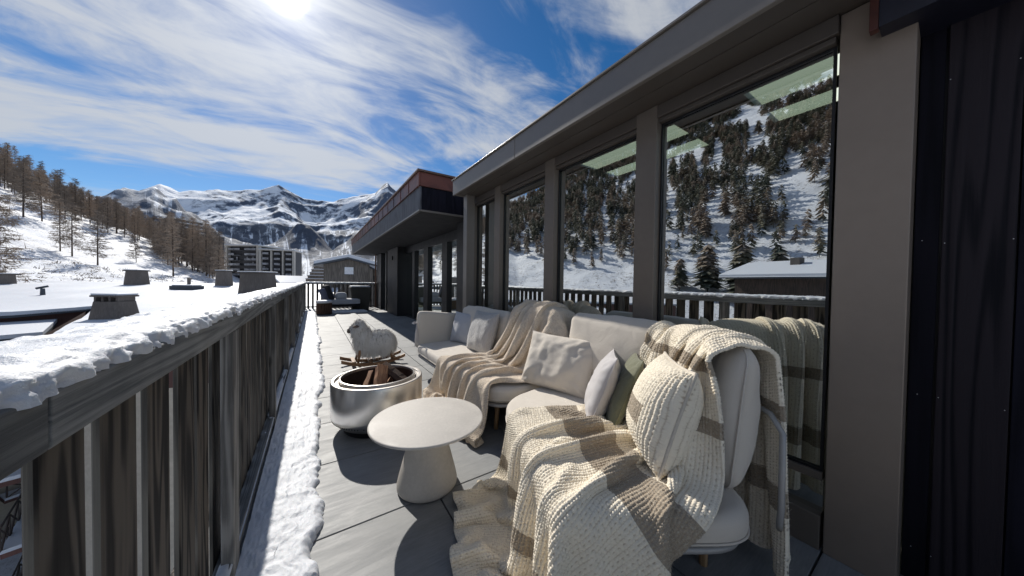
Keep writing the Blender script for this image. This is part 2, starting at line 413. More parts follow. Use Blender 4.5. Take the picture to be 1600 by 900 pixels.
tag(meshobj('snow_strip', V.reshape(-1, 3), gridfaces(*YY.shape)[:, ::-1], M_snow, smooth=True), 'uneven strip of crusty snow lying on the tiles along the foot of the railing', 'snow', kind='stuff')
# little piles behind the bottom rail
Y = np.arange(-1, 14.9, .03); s = np.linspace(0, 1, 10); YY, S = np.meshgrid(Y, s, indexing='ij')
hh = np.clip(.5+1.3*fbm(YY*1.1, 9.0, o=4), .0, 1)
V = np.stack([-.318+.052*S, YY, .112+.03*hh*np.sin(S*math.pi)+.006*fbm(YY*20, S*6, o=3)*hh-.004], -1)
tag(meshobj('ledge_snow', V.reshape(-1, 3), gridfaces(*YY.shape)[:, ::-1], M_snow, smooth=True), 'thin patchy snow on the low bottom rail of the long railing', 'snow', kind='stuff')

# ================================================================== glazed pavilion on the right
WX = 2.03
pav = empty('glazed_pavilion', (WX, 0, 0), 0, 'bronze metal framed glass pavilion with a flat roof running along the terrace', 'building'); pav.location = (0, 0, 0)
def part(name, mat, parent, x0, x1, y0, y1, z0, z1, bevel=.004, **kw):
    mm = MB(); mm.box(x0, x1, y0, y1, z0, z1); return mm.build(name, mat, parent, bevel=bevel, **kw)
part('roof_fascia', M_fascia, pav, 1.65, 1.68, -1.2, 2.45, 2.477, 2.68); part('roof_fascia', M_fascia, pav, 1.65, 1.68, 2.455, 4.02, 2.477, 2.68)
part('fascia_cap', M_fascia, pav, 1.635, 2.10, -1.2, 4.035, 2.682, 2.696, .002)
part('roof_edge', M_fascia, pav, 1.682, 2.10, 3.98, 4.02, 2.482, 2.68)
M_soff = plain('shaded_bronze_soffit_sheet', (.085, .072, .062), .5, .2, .06, 2.0, .05, .001)  # darker copy of the frame bronze, with the recess shade put into its colour
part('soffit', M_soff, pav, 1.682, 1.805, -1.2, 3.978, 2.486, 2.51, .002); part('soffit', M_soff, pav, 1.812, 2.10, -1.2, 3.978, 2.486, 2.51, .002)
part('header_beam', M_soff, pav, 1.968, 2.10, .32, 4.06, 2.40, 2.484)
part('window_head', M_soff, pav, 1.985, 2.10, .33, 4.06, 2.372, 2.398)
part('sill', M_bronze, pav, 1.99, 2.10, .33, 4.20, 0, .165)
part('transom', M_bronze, pav, 2.01, 2.08, .33, 4.20, .325, .365, .003)
def sheet(name, mat, parent, x, y0, y1, z0, z1):
    m_ = MB(); m_.add([(x, y0, z0), (x, y0, z1), (x, y1, z1), (x, y1, z0)], [(0, 1, 2, 3)]); return m_.build(name, mat, parent)
bays = [(.33, 1.170), (1.325, 2.215), (2.355, 3.235), (3.37, 3.975)]
for a, b in [(1.170, 1.325), (2.215, 2.355), (3.235, 3.370), (3.975, 4.06)]:
    part('mullion', M_bronze, pav, 1.962, 2.10, a, b, .0, 2.485)
part('end_wall', M_bronze, pav, 2.06, 2.11, 4.06, 4.55, 0, 2.9)
part('corner_post', M_fascia, pav, 1.80, 1.92, 3.86, 3.975, 0, 2.485)
for a, b in bays:
    sheet('window_pane', M_glass, pav, 2.038, a+.001, b-.001, .365, 2.372)
    sheet('lower_window_pane', M_glass, pav, 2.038, a+.001, b-.001, .165, .325)
    g_ = MB(); t = .012
    g_.box(2.022, 2.033, a+.0005, a+t, .366, 2.371); g_.box(2.022, 2.033, b-t, b-.0005, .366, 2.371); g_.box(2.022, 2.033, a+t, b-t, 2.371-t, 2.371); g_.box(2.022, 2.033, a+t, b-t, .366, .366+t)
    g_.build('window_gasket', M_black, pav)
# roof with two skylights, rooms behind the glass
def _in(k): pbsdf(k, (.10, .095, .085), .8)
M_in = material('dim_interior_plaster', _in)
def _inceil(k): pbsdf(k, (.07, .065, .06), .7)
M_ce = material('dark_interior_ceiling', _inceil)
mm = MB()
xb = [2.105, 2.64, 2.99, 3.165, 3.40, 6.6]; yb = [-2.0, -.2, .93, 1.45, 2.6, 4.42]
for i in range(5):
    for j in range(5):
        if i in (1, 3) and j in (1, 3): continue
        mm.box(xb[i], xb[i+1], yb[j], yb[j+1], 2.70, 2.73)
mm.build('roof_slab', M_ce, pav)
def _sky(k):
    tr = k.n('BsdfTranslucent', None, Color=(.92, .97, .80)); tp = k.n('BsdfTransparent', None, Color=(.75, .85, .66))
    k.n('OutputMaterial', None, Surface=k.n('MixShader', None, i0=.12, i1=tr, i2=tp))
M_skyl = material('frosted_skylight_glass', _sky)
for i in (1, 3):
    for j in (1, 3): m_ = MB(); m_.add([(xb[i], yb[j], 2.704), (xb[i+1], yb[j], 2.704), (xb[i+1], yb[j+1], 2.704), (xb[i], yb[j+1], 2.704)], [(0, 1, 2, 3)]); m_.build('skylight', M_skyl, pav)
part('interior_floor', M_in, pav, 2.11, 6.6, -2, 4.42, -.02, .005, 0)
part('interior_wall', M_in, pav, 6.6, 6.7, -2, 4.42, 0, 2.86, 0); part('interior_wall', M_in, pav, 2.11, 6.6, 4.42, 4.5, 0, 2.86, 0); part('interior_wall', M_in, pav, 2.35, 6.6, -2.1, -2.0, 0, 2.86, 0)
# near pillar
part('pillar', plain('pillar_bronze_metal', (.265, .215, .175), .42, .3, .05, 2.0, .06, .001), pav, 1.99, 2.14, .106, .318, 0, 2.484, .004)

# ================================================================== timber-clad wall at the right edge
tw = empty('timber_clad_wall', (0, 0, 0), 0, 'tall wall of almost black vertical boards with pale screw heads at the right edge', 'wall')
part('corner_board', M_darkwood, tw, 2.125, 2.17, .042, .103, .0, 2.9, .002)
yb_ = [.037, -.122, -.285, -.45, -.62, -.80, -1.0, -1.2, -1.4, -1.6]
for i in range(len(yb_)-1):
    part('cladding_board', M_grain if i == 0 else M_darkwood, tw, 2.12, 2.15, yb_[i+1]+.002, yb_[i]-.002, .0, 2.9, .002)
part('backing', M_black, tw, 2.151, 2.30, -2, .10, 0, 2.9, 0)
for (y_, z_) in [(.030, 2.088), (-.112, 2.085), (.028, 1.434), (-.114, 1.435), (.079, .802), (.028, .805), (-.112, .804), (.080, .147), (.030, .144), (.030, 2.6), (-.112, 2.6), (.082, 1.45)]:
    if y_ > .04: xf = 2.125
    else: xf = 2.12
    mm = MB(); mm.tube([(xf-.0015, y_, z_), (xf+.002, y_, z_)], .0016, 8); mm.build('screw_head', plain('zinc_screw', (.62, .62, .64), .35, .4), tw)
# overhanging copper-edged eave above the near wall
ev = empty('copper_edged_eave', (0, 0, 0), 0, 'dark eave with a thin copper edge strip above the pillar at the top right', 'roof')
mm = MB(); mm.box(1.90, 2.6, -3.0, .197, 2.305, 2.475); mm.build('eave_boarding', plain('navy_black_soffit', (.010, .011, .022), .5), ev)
mm = MB(); mm.box(1.893, 1.93, .198, .222, 2.298, 2.475); mm.build('copper_edge', M_copper, ev, bevel=.002)

# ================================================================== copper-roofed far wing
cw = empty('copper_roofed_wing', (0, 0, 0), 0, 'dark timber wing with deep eaves and a weathered copper roof edge beyond the glass pavilion', 'building')
mm = MB()
for i in range(36):
    a = 5.1+i*.30; 
    if a > 15.6: break
    mm.box(1.50, 1.53, a+.002, a+.296, 2.475, 2.865)
mm.build('eaves_boarding', wood('blue_black_eaves_board', (.035, .037, .045), (.11, .115, .13), 'Z', 1.0, .6, .4, False), cw)
mm = MB()
for i in range(12): mm.box(1.532+i*.15, 1.532+i*.15+.147, 5.10, 5.13, 2.475, 2.865)
mm.build('gable_boarding', M_darkwood, cw)
part('eaves_edge', M_fascia, cw, 1.485, 1.53, 5.085, 15.8, 2.445, 2.472, .002); part('eaves_edge', M_fascia, cw, 1.532, 3.2, 5.085, 5.13, 2.445, 2.472, .002)
part('soffit', plain('dark_soffit_board', (.03, .028, .03), .7), cw, 1.53, 3.4, 5.13, 15.8, 2.452, 2.475, 0)
part('copper_band', M_copper, cw, 1.47, 1.50, 5.07, 15.8, 2.868, 3.10, .003); part('copper_band', M_copper, cw, 1.502, 3.3, 5.07, 5.10, 2.868, 3.10, .003)
part('copper_cap', plain('brown_cap', (.16, .10, .08), .5, .4), cw, 1.44, 3.4, 5.03, 15.8, 3.102, 3.135, .004)
for yy in np.arange(5.7, 15.5, .62): part('copper_seam', M_copper, cw, 1.462, 1.469, yy, yy+.018, 2.868, 3.10, .001)
part('return_wall', M_darkwood, cw, 2.10, 2.75, 4.56, 4.62, 0, 2.445); part('door_jamb', M_black, cw, 2.46, 2.78, 4.63, 5.75, 0, 2.445)
part('clad_pier', wood('brown_black_cladding', (.022, .02, .02), (.075, .066, .06), 'Z', .8, .6, .4, False), cw, 2.44, 2.46, 10.9, 12.55, 0, 2.445)
part('pier_side', M_black, cw, 2.462, 3.2, 10.92, 12.5, 0, 2.445)
part('wall_lamp', M_black, cw, 2.40, 2.438, 11.6, 11.72, 2.02, 2.16)
part('window_head', M_black, cw, 2.72, 2.83, 5.75, 10.9, 2.22, 2.445); part('sill', M_black, cw, 2.72, 2.83, 5.75, 10.9, 0, .05)
for a, b in [(5.75, 6.9), (7.25, 8.35), (8.75, 9.7), (9.95, 10.9)]:
    sheet('window_pane', M_glass, cw, 2.77, a, b, .05, 2.22)
for a, b in [(6.9, 7.25), (8.35, 8.75), (9.7, 9.95)]: part('mullion', M_black, cw, 2.70, 2.83, a, b, .05, 2.22)
part('interior_wall', M_in, cw, 4.6, 4.7, 4.7, 15.7, 0, 2.445, 0); part('interior_floor', M_in, cw, 2.78, 4.6, 4.7, 15.7, .001, .01, 0)
sheet('window_pane', M_glass, cw, 2.604, 12.6, 14.0, .05, 2.3); part('mullion', M_black, cw, 2.5, 2.66, 13.1, 13.3, 0, 2.445)
part('end_pier', M_black, cw, 2.45, 2.75, 14.0, 15.0, 0, 2.445)
part('downpipe', plain('rust_brown_pipe', (.16, .08, .05), .5, .3), cw, 2.36, 2.42, 14.9, 14.97, 0, 2.445)
# ================================================================== terrain round the valley
def _hill(k):
    p = gpos(k)
    a = k.noise(p, .16, 8, .68).outputs[0]; b = k.noise(k.mapping(p, scale=(1, 1, 2.2)), 1.1, 7, .72).outputs[0]
    tuft = k.math('MULTIPLY', k.smooth(b, .53, .62), k.smooth(a, .40, .58))
    c = k.mix(k.noise(p, .5, 4, .6).outputs[0], (.66, .70, .78), (.80, .82, .86))
    c = k.mix(k.math('MULTIPLY', tuft, .85), c, (.12, .10, .085))
    pbsdf(k, c, .7, 0, b, .8, .35)
M_hill = material('snowy_hillside_with_tufts', _hill)
AZT = [-110, -95, -80, -70, -60, -50, -40, -33, -26, -24.4, -22.6, -20.7, -18.5, -15.5, -13.4, -11.5, -9, -6, 0, 70]
ELT = [32, 32, 31, 29, 26, 22.5, 18.2, 14.8, 10.6, 9.5, 8.2, 7.0, 6.0, 4.1, 2.8, 1.6, .2, -1.2, -1.2, -1.2]
def terr(x, y):
    x = np.asarray(x, float); y = np.asarray(y, float)
    az = np.degrees(np.arctan2(x, y)); r = np.hypot(x, y)
    e = np.interp(az, AZT, ELT); r1 = np.interp(az, [-100, -70, -40, -26, -10], [430, 420, 340, 300, 240]); r0 = np.interp(az, [-90, -60, -33, -26], [58, 60, 84, 66])
    t = (r-r0)/(r1-r0); zr = 1.25+r1*np.tan(np.radians(e)); z0 = np.interp(az, [-60, -30, -10, 0], [-9, -2.0, -1.5, -14])
    s = np.where(t < 1, .72*t+.28*t*t, 1+.25*(1-np.exp(-(t-1)*1.2)))
    z = z0+(zr-z0)*np.clip(s, 0, None)
    zz = np.where(t < 0, z0 + (r-r0)*1.3, z); zz = np.maximum(zz, -15.5)
    am = np.clip((r-50)/150, 0, 1)
    return zz + am*(7*fbm(x*.012, y*.012, 2, o=4)) + np.clip((r-45)/40, 0, 1)*(1.1*fbm(x*.05, y*.05, 5, o=4)+.35*fbm(x*.21, y*.21, 8, o=3))
A = np.radians(np.linspace(-112, 62, 420)); Rr = np.concatenate([np.linspace(14, 60, 12), np.geomspace(62, 520, 190), np.geomspace(540, 3400, 24)])
AA, RR_ = np.meshgrid(A, Rr, indexing='ij'); X = RR_*np.sin(AA); Y = RR_*np.cos(AA)
ZT = np.where(RR_ > 520, np.minimum(terr(X, Y), np.where(np.degrees(AA) > -8, -12, 400)), terr(X, Y))
struct(meshobj('hillside', np.stack([X, Y, ZT], -1).reshape(-1, 3), gridfaces(*AA.shape)[:, ::-1], M_hill, smooth=True))
m = MB(); m.add([(-9000, -9000, -16), (9000, -9000, -16), (9000, 9000, -16), (-9000, 9000, -16)], [(0, 1, 2, 3)])
struct(m.build('ground', M_hill))

# distant mountains
def _mtn(k):
    geo = k.n('NewGeometry'); p = geo.outputs['Position']; nz = k.n('SeparateXYZ', None, Vector=geo.outputs['Normal']).outputs[2]
    sp_ = k.n('SeparateXYZ', None, Vector=p); z = sp_.outputs[2]
    n1 = k.noise(p, .0032, 9, .66, .5).outputs[0]; n2 = k.noise(k.mapping(p, scale=(1, 1, .35)), .028, 8, .7).outputs[0]
    az_ = k.math('ARCTAN2', sp_.outputs[0], sp_.outputs[1])
    gv = k.n('CombineXYZ', None, X=k.math('MULTIPLY', az_, 75.0), Y=k.math('MULTIPLY', z, .008), Z=0.0)
    gul = k.noise(gv, 1.0, 6, .62, .8).outputs[0]
    rock = k.smooth(k.math('ADD', k.math('MULTIPLY', nz, 1.0), k.math('MULTIPLY', k.math('SUBTRACT', n2, .5), 1.0)), .70, .86, 1, 0)
    rock = k.math('MULTIPLY', rock, k.smooth(n1, .42, .50))
    tl = k.math('ADD', z, k.math('MULTIPLY', k.math('SUBTRACT', n1, .5), 420.0))
    tl = k.math('ADD', tl, k.smooth(az_, -.25, -.08, 90.0, 0.0))
    forest = k.smooth(tl, 240, 330, 1, 0)
    fst = k.math('MULTIPLY', k.smooth(gul, .60, .52), k.smooth(n2, .36, .50, .45, 1.0))
    forest = k.math('MULTIPLY', forest, fst)
    c = k.mix(k.noise(p, .02, 5, .6).outputs[0], (.80, .86, .94), (.93, .95, .98))
    c = k.mix(k.math('MULTIPLY', rock, .95), c, (.035, .06, .11))  # distance haze painted in: rock tinted blue
    c = k.mix(k.math('MULTIPLY', forest, .93), c, k.mix(n2, (.02, .035, .06), (.09, .10, .13)))  # forest colours carry the same painted blue haze
    pbsdf(k, c, .85, 0, n2, .7, 9.0)
M_mtn = material('snow_rock_and_forest_mountain', _mtn)
MAZ = [-60, -30, -20, -18, -16, -14.5, -12.2, -9, -6.5, -4.4, -3, -1.3, 2.6, 6.3, 9, 10.9, 12, 13.5, 16.8, 25, 50]
MEL = [7, 8, 8.9, 10.1, 11.4, 10.7, 11.0, 12.1, 12.9, 14.4, 13.9, 13.0, 13.1, 14.2, 15.0, 16.8, 16.0, 14.9, 14.0, 12, 9]
A = np.radians(np.linspace(-45, 45, 620)); t = np.linspace(0, 1, 240); AA, T = np.meshgrid(A, t, indexing='ij')
RR_ = 620+2300*T; X = RR_*np.sin(AA); Y = RR_*np.cos(AA)
top = 1.25+2500*np.tan(np.radians(np.interp(np.degrees(AA), MAZ, MEL)))
tt = np.clip((RR_-620)/(2500-620), 0, 1.3)
basef = np.where(tt < 1, .50*tt**1.15+.50*np.clip((tt-.55)/.45, 0, 1)**1.3*1.0+.0, 1-1.4*(tt-1))
Z = -14 + (top+14)*basef
am = np.clip(tt*1.3, 0, 1)*np.clip((1.06-tt)*5, .05, 1)
Z = Z + am*(125*(ridged(X*.0012, Y*.0012, 2, o=5, g=.48)-.30)) + am*16*ridged(X*.008, Y*.005, 4, o=4) + np.exp(-((tt-1)/.05)**2)*14*fbm(X*.01, Y*.01, o=3)
# foothill spurs that close the valley
azd = np.degrees(AA)
sp = 150*np.exp(-((azd-12)/9.0)**2)*np.exp(-((RR_-1050)/260)**2) + 175*np.exp(-((azd+17)/7.0)**2)*np.exp(-((RR_-1250)/260)**2) + 120*np.exp(-((azd+1)/3.0)**2)*np.exp(-((RR_-1500)/200)**2)
Z = Z + sp*(1+.35*ridged(X*.006, Y*.004, 9, o=4))
struct(meshobj('mountains', np.stack([X, Y, Z], -1).reshape(-1, 3), gridfaces(*AA.shape)[:, ::-1], M_mtn, smooth=True))

# ================================================================== trees
M_trunk = plain('larch_bark', (.085, .062, .048), .9, 0, .3, 8)
def _twig(k):
    n = k.noise(gpos(k), .35, 3, .6).outputs[0]; r = orand(k)
    c = k.mix(k.smooth(k.math('ADD', k.math('MULTIPLY', n, .5), k.math('MULTIPLY', r, .5)), .3, .7), (.22, .18, .145), (.38, .30, .23))
    pbsdf(k, c, .9)
M_twig = material('bare_larch_twigs', _twig)
def _fir(k):
    n = k.noise(gpos(k), .28, 4, .6).outputs[0]; n2 = k.noise(gpos(k), 2.0, 3, .6).outputs[0]
    n3 = k.noise(gpos(k), .055, 3, .6).outputs[0]; c = k.mix(k.smooth(n, .35, .65), (.045, .062, .047), (.18, .165, .115)); c = k.mix(k.smooth(n3, .46, .58), c, (.26, .205, .16))
    c = k.mix(k.smooth(n2, .60, .75), c, (.45, .48, .5))
    pbsdf(k, c, .9)
M_fir = material('dark_conifer_needles_with_snow', _fir)
def larch(seed, h, wdt):
    r = np.random.default_rng(seed); lean = r.normal(0, .02*h, 2)
    tr = MB(); tr.tube([(0, 0, -.6), (lean[0]*.2, lean[1]*.2, h*.4), (lean[0]*.6, lean[1]*.6, h*.75), (lean[0], lean[1], h)], [h*.011, h*.008, h*.005, .01], 6)
    V = []; F = []
    def sliver(a, b, wd):
        d = b-a; u = np.cross(d, r.normal(size=3)); u = u/(np.linalg.norm(u)+1e-9)*wd
        i = len(V); V.extend([a-u, a+u, b]); F.append((i, i+1, i+2))
    nbr = 95
    for i in range(nbr):
        f = .16+.82*(i/nbr); z = f*h; an = r.random()*6.283
        L = wdt*h*(1-f)**.72*(.55+.6*r.random())+.25
        dx = np.array([math.cos(an), math.sin(an), r.uniform(-.08, .22)])
        o = np.array([lean[0]*f, lean[1]*f, z]); e = o+dx*L
        sliver(o, e, .035)
        for q in range(int(9+L*6)):
            s = r.uniform(.15, 1); pnt = o+(e-o)*s
            d = r.normal(size=3)*np.array([.5, .5, .22])+dx*.35-np.array([0, 0, .28]); d *= (.35+.7*r.random())*(1.15-s*.4)
            sliver(pnt, pnt+d, .040)
            if r.random() < .6: p2 = pnt+d*.5; sliver(p2, p2+r.normal(size=3)*.4, .034)
    return tr, np.array(V), F
def protos(specs, nm, label, cat, group, mat):
    out = []
    for i, (s, h, wd) in enumerate(specs):
        tr, V, F = larch(s, h, wd)
        e = empty(nm, (0, 0, 0), 0, label, cat, group)
        tr.build('trunk', M_trunk, e, smooth=True); meshobj('crown', V, np.array(F), mat, e); out.append(e)
    return out
def dup(root, loc, rz, sc):
    r_ = root.copy(); col.objects.link(r_); r_.location = loc; r_.rotation_euler = (0, 0, rz); r_.scale = (sc, sc, sc)
    for ch in list(root.children):
        c = ch.copy(); col.objects.link(c); c.parent = r_
    return r_
LP = protos([(1, 12, .22), (2, 13, .17), (3, 10.5, .26), (4, 14, .15)], 'larch_tree', 'bare brown larch in the thick row of larches climbing the snowy hillside', 'tree', 'larches on the snowy hillside', M_twig)
def at_el(px, py, r):   # place on the terrain in the direction of a viewed spot
    pass
# hand-placed larches standing free on the slope: azimuth, distance, height factor, label
free = [(-26.2, 74, 1.1, 'reddish bare larch cut off by the left edge of the photo'),
        (-24.9, 150, 1.25, 'left one of two larches standing free high on the snow slope'),
        (-23.9, 152, 1.35, 'wide crowned right one of two larches standing free high on the slope'),
        (-22.9, 120, .85, 'thin small larch just left of the two toned larch on the slope'),
        (-22.2, 118, 1.0, 'two toned bare larch alone in the middle of the snow slope'),
        (-20.6, 112, .95, 'bare larch with a reddish shrub at its foot on the lower snow slope'),
        (-17.9, 128, .72, 'small lone larch on the snow slope close below the dense row'),
        (-15.0, 118, 1.15, 'tall dark larch at the front of the dense row of larches'),]
used = set()
for i, (a, r_, hf, lb) in enumerate(free):
    x, y = r_*math.sin(R(a)), r_*math.cos(R(a)); z = float(terr(x, y))
    o = dup(LP[i % 4], (x, y, z-.1), i*1.7, hf); o['label'] = lb; del o['group']
rr = np.random.default_rng(21); cnt = 0; first = [True]*4
def lineaz(az, t): pass
spots = []
# the dense row: from the foot of the slope at the right, rising along the ridge to the left
for i in range(1600):
    a = rr.uniform(-27.5, -10.8); r_ = rr.uniform(95, 300)
    x, y = r_*math.sin(R(a)), r_*math.cos(R(a)); z = float(terr(x, y)); el = math.degrees(math.atan2(z-1.25, r_))
    lo = np.interp(a, [-27.5, -26, -24, -20.7, -17, -15.5, -13, -11.6, -10.8], [8.4, 8.2, 6.6, 5.3, 3.4, 1.4, .4, -.3, -1.2])
    if el < lo+rr.uniform(-.1, .5): continue
    if a > -15 and r_ > 190: continue
    if any((x-q[0])**2+(y-q[1])**2 < (2.4 if a > -16 else 3.6)**2 for q in spots): continue
    spots.append((x, y, z)); 
    if len(spots) >= 290: break
spots.sort(key=lambda q: q[0]**2+q[1]**2)
for i, (x, y, z) in enumerate(spots):
    q = i % 4; s = rr.uniform(.75, 1.2)*(1.0 if math.degrees(math.atan2(x, y)) < -15.5 else 1.25)
    if first[q]: o = LP[q]; o.location = (x, y, z-.1); o.scale = (s, s, s); first[q] = False
    else: dup(LP[q], (x, y, z-.1), rr.uniform(0, 6.28), s)

# conifer forest higher up the slope (seen mirrored in the glass)
def fir_mesh(seed, h, tiers, seg):
    r = np.random.default_rng(seed); V = [(0, 0, h)]; F = []
    V += [(math.cos(a)*.012*h, math.sin(a)*.012*h, -1) for a in np.linspace(0, 6.283, 6)[:-1]]
    V += [(math.cos(a)*.010*h, math.sin(a)*.010*h, h*.25) for a in np.linspace(0, 6.283, 6)[:-1]]
    for i in range(5): F.append((1+i, 1+(i+1) % 5, 6+(i+1) % 5)); F.append((1+i, 6+(i+1) % 5, 6+i))
    for t_ in range(tiers):
        f = t_/tiers; zb = h*(.13+.80*f); rad = h*.19*(1-f)**.85+.12; zt = zb+h*.10*(1.1-f*.3)
        for q in range(seg):
            a = r.random()*6.283; wd = .33; L = rad*r.uniform(.65, 1.2)
            i = len(V)
            V += [(0, 0, zt), (math.cos(a-wd)*L*.62, math.sin(a-wd)*L*.62, zb+.02*h), (math.cos(a)*L, math.sin(a)*L, zb-.035*h*r.random()), (math.cos(a+wd)*L*.62, math.sin(a+wd)*L*.62, zb+.02*h)]
            F += [(i, i+1, i+2), (i, i+2, i+3)]
    return np.array(V), np.array(F)
FM = [fir_mesh(50+i, 1.0, 11, 7) for i in range(4)]
r = np.random.default_rng(77); Vs = []; Fs = []; off = 0; n_ = 0
for i in range(60000):
    a = r.uniform(-96, -26.5); r_ = 62+368*math.sqrt(r.random())
    x, y = r_*math.sin(R(a)), r_*math.cos(R(a))
    cl_ = float(fbm(x*.022, y*.022, 3.0, o=3)); lo = np.interp(a, [-90, -70, -58, -45, -35, -27], [.09, .075, .09, .11, .14, .2])
    z = float(terr(x, y)); te = (z-1.25)/r_
    if te < lo*.45+cl_*.12: continue
    if cl_ < -.42 or fbm(a*.9, r_*.009, 7.0, o=3)+.6*fbm(a*2.6, r_*.03, 3.0, o=2) < -.30+r.uniform(-.12, .12): continue
    V, F = FM[n_ % 4]; s = r.uniform(4.5, 9.5)*(1 if r_ > 110 else .8); c_, s_ = math.cos(a*7), math.sin(a*7)
    sw = s*r.uniform(.75, 1.15)
    V2 = np.stack([(V[:, 0]*c_-V[:, 1]*s_)*sw+x, (V[:, 0]*s_+V[:, 1]*c_)*sw+y, V[:, 2]*s+z], -1)
    Vs.append(V2); Fs.append(F+off); off += len(V2); n_ += 1
    if n_ >= 8000: break
tag(meshobj('conifer_forest', np.concatenate(Vs), np.concatenate(Fs), M_fir), 'dark conifer forest covering the steep mountainside to the left of the terrace', 'forest', kind='stuff')
# a few firs and bushes on the lower open snow
fp_ = [(-75.0, 75, 11, 'dense pointed dark green fir mirrored just above the chalet in the glass'), (-62, 80, 8, 'small fir on open snow, mirrored low in the second largest pane'), (-66, 78, 12, 'tall fir at the forest foot, mirrored beside the wide mullion'), (-70.5, 74, 12.5, 'tallest fir left of the pointed fir, mirrored in the right pane')]
for a, r_, h_, lb in fp_:
    V, F = fir_mesh(int(-a*10), 1.0, 20, 16); x, y = r_*math.sin(R(a)), r_*math.cos(R(a))
    e = empty('fir_tree', (x, y, float(terr(x, y))), 0, lb, 'tree')
    meshobj('crown', (V*[h_*1.1, h_*1.1, h_])[:], F, M_fir, e)
r = np.random.default_rng(5); V = []; F = []
for i in range(1500):
    a = r.uniform(-92, -12); r_ = r.uniform(60, 120); x, y = r_*math.sin(R(a)), r_*math.cos(R(a))
    if fbm(x*.06, y*.06, 1, o=2) < .05: continue
    z = float(terr(x, y))
    for q in range(10):
        d = r.normal(size=3)*[.4, .4, .3]+[0, 0, .3]; u = r.normal(size=3); u = u/np.linalg.norm(u)*.06; j = len(V); o_ = np.array([x, y, z])+r.normal(size=3)*[.4, .4, 0]
        V += [o_-u, o_+u, o_+d*.8]; F.append((j, j+1, j+2))
tag(meshobj('brushwood', np.array(V), np.array(F), M_twig), 'scattered low brown brushwood poking out of the snow slope', 'shrubs', kind='stuff')

# ================================================================== neighbouring building with the wide snowy roof
FH = Vector((math.sin(R(33.8)), math.cos(R(33.8)), 0))
def roofz(x, y):
    d = x*FH.x+y*FH.y; return -.95+np.clip((d-18)/24, 0, 1)*1.62
nbld = empty('neighbouring_building', (-15, 40, -15), 0, 'large neighbouring building with a wide snow covered roof and broad chimneys', 'building'); nbld.location = (0, 0, 0)
P = [(-34, 18.6), (-12.8, 33.8), (-8.3, 18.6), (-4.0, 15.5), (-1.2, 15.5), (4, 51.5), (-60, 94), (-66, 60)]
def subdiv_roof(poly, dz, name, mat, thick):
    bm = bmesh.new(); vs_ = [bm.verts.new((x, y, 0)) for x, y in poly]; bm.faces.new(vs_)
    g = 1.5
    for axis in (0, 1):
        lo = min(p[axis] for p in poly); hi = max(p[axis] for p in poly); q = lo+g
        while q < hi:
            co = [0, 0, 0]; co[axis] = q; no = [0, 0, 0]; no[axis] = 1
            bmesh.ops.bisect_plane(bm, geom=bm.verts[:]+bm.edges[:]+bm.faces[:], plane_co=co, plane_no=no); q += g
    bmesh.ops.recalc_face_normals(bm, faces=bm.faces[:])
    if bm.faces[:][0].normal.z < 0: bmesh.ops.reverse_faces(bm, faces=bm.faces[:])
    for v in bm.verts:
        v.co.z = float(roofz(v.co.x, v.co.y))+dz+(.22*float(fbm(v.co.x*.16, v.co.y*.16, 2, o=3))-.1 if thick > .2 else 0)
    ret = bmesh.ops.extrude_face_region(bm, geom=bm.faces[:])
    for v in [e for e in ret['geom'] if isinstance(e, bmesh.types.BMVert)]: v.co.z -= thick
    bmesh.ops.recalc_face_normals(bm, faces=bm.faces[:])
    me = bpy.data.meshes.new(name); bm.to_mesh(me); bm.free(); me.materials.append(mat)
    o = bpy.data.objects.new(name, me); col.objects.link(o); o.parent = nbld
    o.modifiers.new('bevel', 'BEVEL').width = .08 if thick > .2 else .01
    o.modifiers[0].limit_method = 'ANGLE'; o.modifiers[0].angle_limit = R(50); o.modifiers[0].segments = 2
    for p_ in me.polygons: p_.use_smooth = False
    return o
M_rednwood = wood('red_brown_stained_wood', (.085, .038, .032), (.21, .095, .075), 'Z', .2, .75, .2, False, False, .05, .0)
M_plas = plain('cream_rendered_wall', (.42, .37, .30), .85, 0, .15, .8)
M_slate = plain('dark_slate_eave', (.05, .06, .075), .6)
M_roofsnow = snowmat('roof_snow', (.52, .56, .63), (.64, .665, .71))
subdiv_roof(P, 0, 'roof_snow', M_roofsnow, .24)
cx_, cy_ = np.mean([p[0] for p in P]), np.mean([p[1] for p in P])
subdiv_roof([(x, y) for x, y in P], -.245, 'roof', M_slate, .16)
Pi = [(x+(cx_-x)*.045, y+(cy_-y)*.035) for x, y in P]
n = len(Pi)
for nm, mt, zf in (('wall', M_rednwood, lambda x, y: (-2.9, float(roofz(x, y))-.41)), ('lower_wall', M_plas, lambda x, y: (-15.5, -2.902))):
    mm = MB(); V = [(x, y, zf(x, y)[0]) for x, y in Pi]+[(x, y, zf(x, y)[1]) for x, y in Pi]
    mm.add(V, [(i, (i+1) % n, n+(i+1) % n, n+i) for i in range(n)]); mm.build(nm, mt, nbld)
